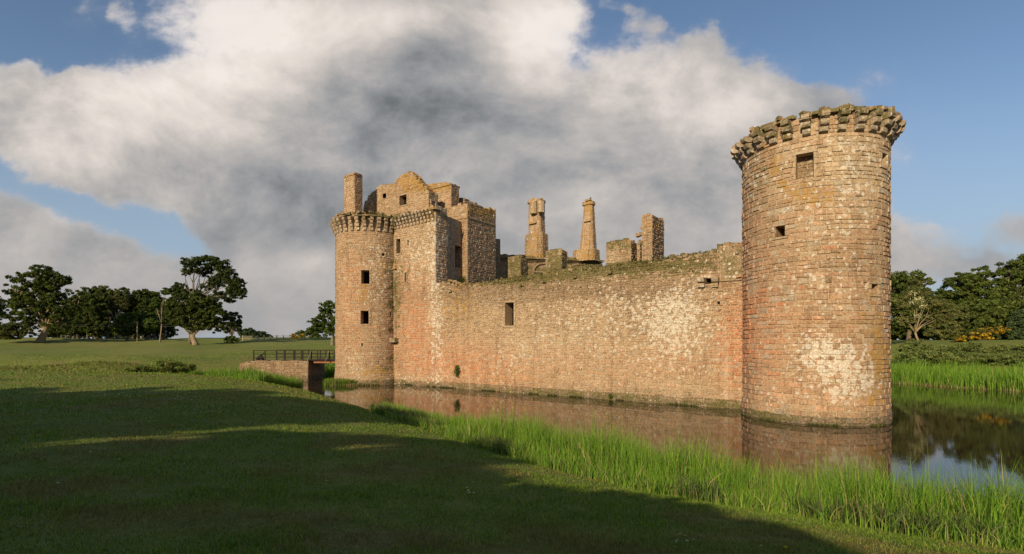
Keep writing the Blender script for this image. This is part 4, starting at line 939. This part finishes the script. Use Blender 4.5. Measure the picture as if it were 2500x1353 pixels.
for i in range(24): m.box(Vector((bb.x-.15+(L_+.15)*i/24, YB-.05, zt)), XB*(L_/24-.02), YV*3.9, Zv*.09, WD, jit=.006)
m.build('deck', WOOD, br)
m = MB()
for dy in (.25, 1.8, 3.3): m.box(Vector((bb.x+.6, YB+dy, zt-.34)), XB*L_, YV*.2, Zv*.27, (.30, .12, .065))
m.build('beam', IRON, br)
def rails(y, cols, x0, x1, lab):
    for px_ in cols:
        x = P(px_, 0, YB).x; m = MB(); m.box(Vector((x-.055, y-.055, zt-.1)), XB*.11, YV*.11, Zv*1.32, DW, jit=.006); m.build('post', WOOD, br)
    for h in (.3, .72, 1.18):
        m = MB(); m.box(Vector((x0, y-.09, zt+h)), XB*(x1-x0), YV*.06, Zv*.07, DW, jit=.01); m.build('rail', WOOD, br)
rails(YB+.15, (618, 646, 674, 695, 716, 738, 759, 781, 803, 825), P(617, 0, YB).x, xe, '')
rails(YB+3.8, (640, 660, 688, 705, 724, 746, 768, 790, 812), P(640, 0, YB).x, xe, '')
for px_ in (754, 798):
    x = P(px_, 0, YB).x; m = MB(); m.tube([Vector((x, YB-.45, zt-.05)), Vector((x+.25, YB+.1, zt+1.15))], [.06, .06], 4, (.16, .13, .10)); m.build('brace', WOOD, br)
# cannon
cn = P(624, 880, 62.0); cz = max(gz(cn.x, 62.3), zt); ce = empty('cannon', (cn.x, 62.6, zt)); tag(ce, 'small black cannon pointing up beside the bridge rail', 'cannon')
c0 = Vector((cn.x, 63.2, zt)); m = MB()
m.tube([c0+Vector((-.3, 0, .38)), c0+Vector((-.2, 0, .43)), c0+Vector((.25, 0, .72)), c0+Vector((.42, 0, .83)), c0+Vector((.46, 0, .86))], [.1, .14, .1, .085, .11], 10, (.02, .02, .02)); m.build('barrel', IRON, ce)
m = MB(); m.box(c0+Vector((-.45, -.16, .16)), XB*.8, YV*.32, Zv*.16, (.03, .025, .02)); m.box(c0+Vector((-.1, -.2, .3)), XB*.35, YV*.4, Zv*.2, (.03, .025, .02)); m.build('carriage', WOOD, ce)
for dx in (-.32, .22):
    for dy in (-.24, .2):
        m = MB(); a = c0+Vector((dx, dy, .15)); m.tube([a, a+YV*.05], [.15, .15], 12, (.025, .022, .02)); m.build('wheel', WOOD, ce)
# bird on the chimney
bp = P(1439, 491, 72.3); be = empty('bird', bp); tag(be, 'black bird perched on the right-hand chimney stack', 'bird')
m = MB(); m.tube([bp+Vector((-.28, 0, .16)), bp+Vector((-.12, 0, .22)), bp+Vector((.02, 0, .3)), bp+Vector((.12, 0, .36)), bp+Vector((.17, 0, .46)), bp+Vector((.23, 0, .48)), bp+Vector((.32, 0, .46))], [.02, .07, .11, .1, .065, .05, .008], 8, (.01, .01, .012))
for dy in (-.04, .04): m.tube([bp+Vector((.03, dy, -.05)), bp+Vector((.03, dy, .25))], [.012, .014], 5, (.02, .02, .02))
m.build('body', IRON, be)
# telegraph pole with its wires
Yp = 140; tp = gb(335, Yp); te = empty('telegraph_pole', tp); tag(te, 'pale wooden telegraph pole in front of the wood', 'pole')
zt_ = P(335, 785, Yp).z; m = MB(); m.tube([Vector(tp)-Zv*.3, Vector((tp[0], Yp, zt_))], [.16, .12], 8, (.34, .27, .17)); m.build('pole', WOOD, te)
m = MB(); m.box(Vector((tp[0]-.5, Yp-.2, zt_-.5)), XB*1., YV*.1, Zv*.1, (.25, .2, .14)); m.build('crossarm', WOOD, te)
for dz in (-.35, -.9):
    for (xa, sgn) in ((-34, 1), (24, 1)):
        m = MB(); pts = [Vector((tp[0]+xa*t, Yp+2*t, zt_+dz-2.*t*(1-t))) for t in np.linspace(0, 1, 9)]; m.tube(pts, [.02]*9, 4, (.1, .1, .1)); m.build('wire', IRON, te)
# field fence and gate
def fence(name, label, cols, rails_, h, col, cat='fence'):
    pts = [Vector(gb(px, Y)) for px, Y in cols]; e = empty(name, pts[0]); tag(e, label, cat)
    for p in pts: m = MB(); m.box(p+Vector((-.09, -.09, -.2)), XB*.18, YV*.18, Zv*(h+.35), col, jit=.02); m.build('post', WOOD, e)
    for k in range(len(pts)-1):
        for q in rails_:
            m = MB(); m.tube([pts[k]+Zv*h*q, pts[k+1]+Zv*h*q], [.04, .04], 4, col); m.build('rail', WOOD, e)
fence('field_gate', 'pale five-barred wooden gate on the far field edge', [(592, 136), (628, 136)], (.25, .45, .65, .85, 1.), 1.2, (.40, .34, .26), 'gate')
fence('field_fence', 'pale post and rail fence running right from the gate', [(631, 136), (645, 137), (660, 138), (676, 140), (692, 142), (708, 144)], (.4, .7, 1.), 1.15, (.36, .3, .22))
fence('field_fence', 'thin post fence along the foot of the wood', [(150+i*11, 139) for i in range(11)], (.9,), .8, (.16, .14, .10))

# ------------------------------------------------------------------ sky, sun, camera
SUN = Vector((-.47, -.883, 0)).normalized(); EL_ = math.radians(24)
w = bpy.data.worlds.new('World'); sc.world = w; w.use_nodes = True; w.cycles.sampling_method = 'MANUAL'; w.cycles.sample_map_resolution = 512; t = NT(w.node_tree)
bg = w.node_tree.nodes['Background']; K = .115; bg.inputs[1].default_value = K
sky = t.node('ShaderNodeTexSky', sky_type='NISHITA', sun_disc=False, sun_elevation=EL_, sun_rotation=math.atan2(SUN.x, SUN.y), air_density=1., dust_density=.4, ozone_density=2.)
co = t.node('ShaderNodeTexCoord').outputs['Generated']; sep = t.node('ShaderNodeSeparateXYZ', {0: co})
X, Y, Z = sep.outputs
yy = t.m('MAXIMUM', t.m('ABSOLUTE', Y), .12)
u_ = t.m('DIVIDE', X, yy); v_ = t.m('DIVIDE', Z, yy)
uv = t.node('ShaderNodeCombineXYZ', {0: u_, 1: t.m('MULTIPLY', v_, 1.3), 2: t.m('MULTIPLY', t.m('SIGN', Y), 3.)}).outputs[0]
w1 = t.node('ShaderNodeTexNoise', {'Vector': uv, 'Scale': 2.6, 'Detail': 6, 'Roughness': .6}).outputs[1]
ws = t.node('ShaderNodeSeparateXYZ', {0: w1})
uw = t.m('ADD', u_, t.m('MULTIPLY', t.m('SUBTRACT', ws.outputs[0], .5), .32)); vw = t.m('ADD', v_, t.m('MULTIPLY', t.m('SUBTRACT', ws.outputs[1], .5), .22))
def blob(px, py, rx, ry, rot, amp, soft=False):
    cx_, cy_ = (px-CX)/F, (HZ-py)/F; a = math.radians(rot); du = t.m('SUBTRACT', uw if not soft else u_, cx_); dv = t.m('SUBTRACT', vw if not soft else v_, cy_)
    p = t.m('ADD', t.m('MULTIPLY', du, math.cos(a)/(rx/F)), t.m('MULTIPLY', dv, math.sin(a)/(rx/F))); q = t.m('SUBTRACT', t.m('MULTIPLY', dv, math.cos(a)/(ry/F)), t.m('MULTIPLY', du, math.sin(a)/(ry/F)))
    qq = t.m('ADD', t.m('MULTIPLY', p, p), t.m('MULTIPLY', q, q))
    if not soft: qq = t.m('MULTIPLY', qq, qq)
    return t.m('MULTIPLY', t.m('EXPONENT', t.m('MULTIPLY', qq, -1.)), amp)
def total(L, start=0.):
    s = start
    for b in L: s = t.m('ADD', blob(*b), s)
    return s
cov = total([(860, 60, 500, 230, 0, 1.), (900, 330, 600, 210, 0, 1.), (1230, 130, 185, 160, 0, .6), (430, 300, 330, 130, -12, .9), (60, 270, 190, 90, 0, 1.), (230, 370, 280, 100, -15, 1.),
             (1620, 260, 200, 175, 0, 1.), (1620, 430, 320, 170, 0, 1.), (1790, 230, 110, 130, 20, .8), (1900, 340, 130, 150, 0, .8), (1750, 480, 250, 150, 0, .7), (450, 430, 300, 120, -12, .7), (600, 500, 300, 90, -12, .8), (1250, 560, 560, 150, 0, 1.), (800, 600, 300, 70, -5, .7),
             (60, 620, 250, 120, -22, 1.), (260, 720, 330, 100, -10, .7), (900, 700, 620, 130, 0, .95), (1350, 620, 600, 160, 0, .6), (200, 780, 500, 60, 0, .6), (1900, 620, 300, 160, 0, .6), (2380, 610, 260, 70, 8, .5), (2520, 500, 130, 70, 25, .35), (2300, 720, 400, 110, 0, .6),
             (30, 175, 90, 30, 0, .5), (200, 60, 110, 60, 30, .28), (1490, 35, 55, 30, 0, .38), (1560, 60, 50, 50, 20, .42), (1990, 215, 120, 40, 0, .4), (1700, 100, 60, 40, 0, .3), (300, 40, 50, 50, 0, .3)], -.1)
n0 = t.noise(uv, 2.4, 12, .60, .2)
uv2 = t.node('ShaderNodeVectorMath', {0: uv, 1: (.045, -.060, 0.)}, operation='ADD').outputs[0]
n0b = t.noise(uv2, 2.4, 7, .60, .2)
n2 = t.noise(uv, 11., 10, .62, .1)
dens = t.m('ADD', cov, t.m('ADD', t.m('MULTIPLY', t.m('SUBTRACT', n0, .5), 1.9), t.m('MULTIPLY', t.m('SUBTRACT', n2, .5), .75)))
mask = t.m('ADD', t.m('MULTIPLY', t.ss(dens, .15, .60), .72), t.m('MULTIPLY', t.ss(dens, -.05, .95), .28))
br_ = total([(560, 90, 300, 170, 15, .54, True), (1310, 90, 120, 130, 0, .46, True), (1660, 200, 230, 110, -10, .40, True), (250, 250, 300, 100, -8, .22, True), (100, 370, 180, 60, -10, .22, True), (760, 640, 90, 30, 0, .22, True), (900, 30, 500, 60, 0, .12, True),
             (350, 450, 300, 60, -12, .10, True), (1880, 250, 90, 70, 0, .12, True), (1030, 270, 300, 110, -4, -.17, True), (1000, 150, 160, 60, 30, -.10, True), (750, 470, 320, 110, -8, -.05, True), (1180, 430, 380, 90, 0, -.04, True), (850, 560, 160, 50, 0, -.10, True), (800, 700, 500, 90, 0, .10, True), (1500, 520, 300, 100, 0, .06, True), (130, 220, 90, 40, 0, -.1, True),
             (150, 650, 330, 90, -15, .02, True), (1300, 640, 500, 80, 0, .02, True)], .48)
rel = t.m('SUBTRACT', n0, n0b)
br_ = t.m('ADD', br_, t.m('ADD', t.m('MULTIPLY', rel, 1.35), t.m('ADD', t.m('MULTIPLY', t.m('SUBTRACT', n0, .5), -.25), t.m('MULTIPLY', t.m('SUBTRACT', n2, .5), .34))))
br_ = t.m('ADD', br_, t.ss(dens, .75, .2, 0, .10))
br_ = t.m('MAXIMUM', br_, .1)
ramp = t.node('ShaderNodeValToRGB', {0: br_}); el = ramp.color_ramp.elements
el[0].position = 0.; el[0].color = (.10, .115, .125, 1); el[1].position = 1.; el[1].color = (.90, .85, .82, 1)
for p_, c_ in ((.2, (.17, .19, .205, 1)), (.4, (.33, .34, .36, 1)), (.6, (.52, .50, .49, 1)), (.8, (.74, .69, .66, 1))):
    e_ = el.new(p_); e_.color = c_
low = t.ss(v_, .02, .34, .8, 0.)
clr = t.mix(low, ramp.outputs[0], t.mix(br_, (.28, .31, .35), (.50, .47, .46)))
cl = t.mix(1., clr, (1.03/K, .995/K, .95/K), 'MULTIPLY')
haz = t.ss(v_, .0, .62, .92, 0.)
skyc = t.mix(haz, sky.outputs[0], (.33/K, .42/K, .53/K))
t.set(bg.inputs[0], t.mix(t.m('MULTIPLY', mask, .96), skyc, cl))
sl = bpy.data.lights.new('sun', 'SUN'); sl.energy = 5.; sl.angle = math.radians(.55); sl.color = (1., .815, .53)
so = bpy.data.objects.new('sun', sl); COL.objects.link(so); sd = Vector((SUN.x*math.cos(EL_), SUN.y*math.cos(EL_), math.sin(EL_)))
so.rotation_euler = (-sd).to_track_quat('-Z', 'Y').to_euler(); so.location = sd*60
cam = bpy.data.cameras.new('camera'); cam.sensor_width = 36; cam.lens = 36*F/2500; cam.shift_y = (HZ-676.5)/2500; cam.clip_end = 9000; cam.clip_start = .05
co_ = bpy.data.objects.new('camera', cam); COL.objects.link(co_); co_.location = (0, 0, EYE); co_.rotation_euler = (math.pi/2, 0, 0); sc.camera = co_
sc.view_settings.view_transform = 'Standard'; sc.view_settings.look = 'None'; sc.view_settings.exposure = 0; sc.view_settings.gamma = 1
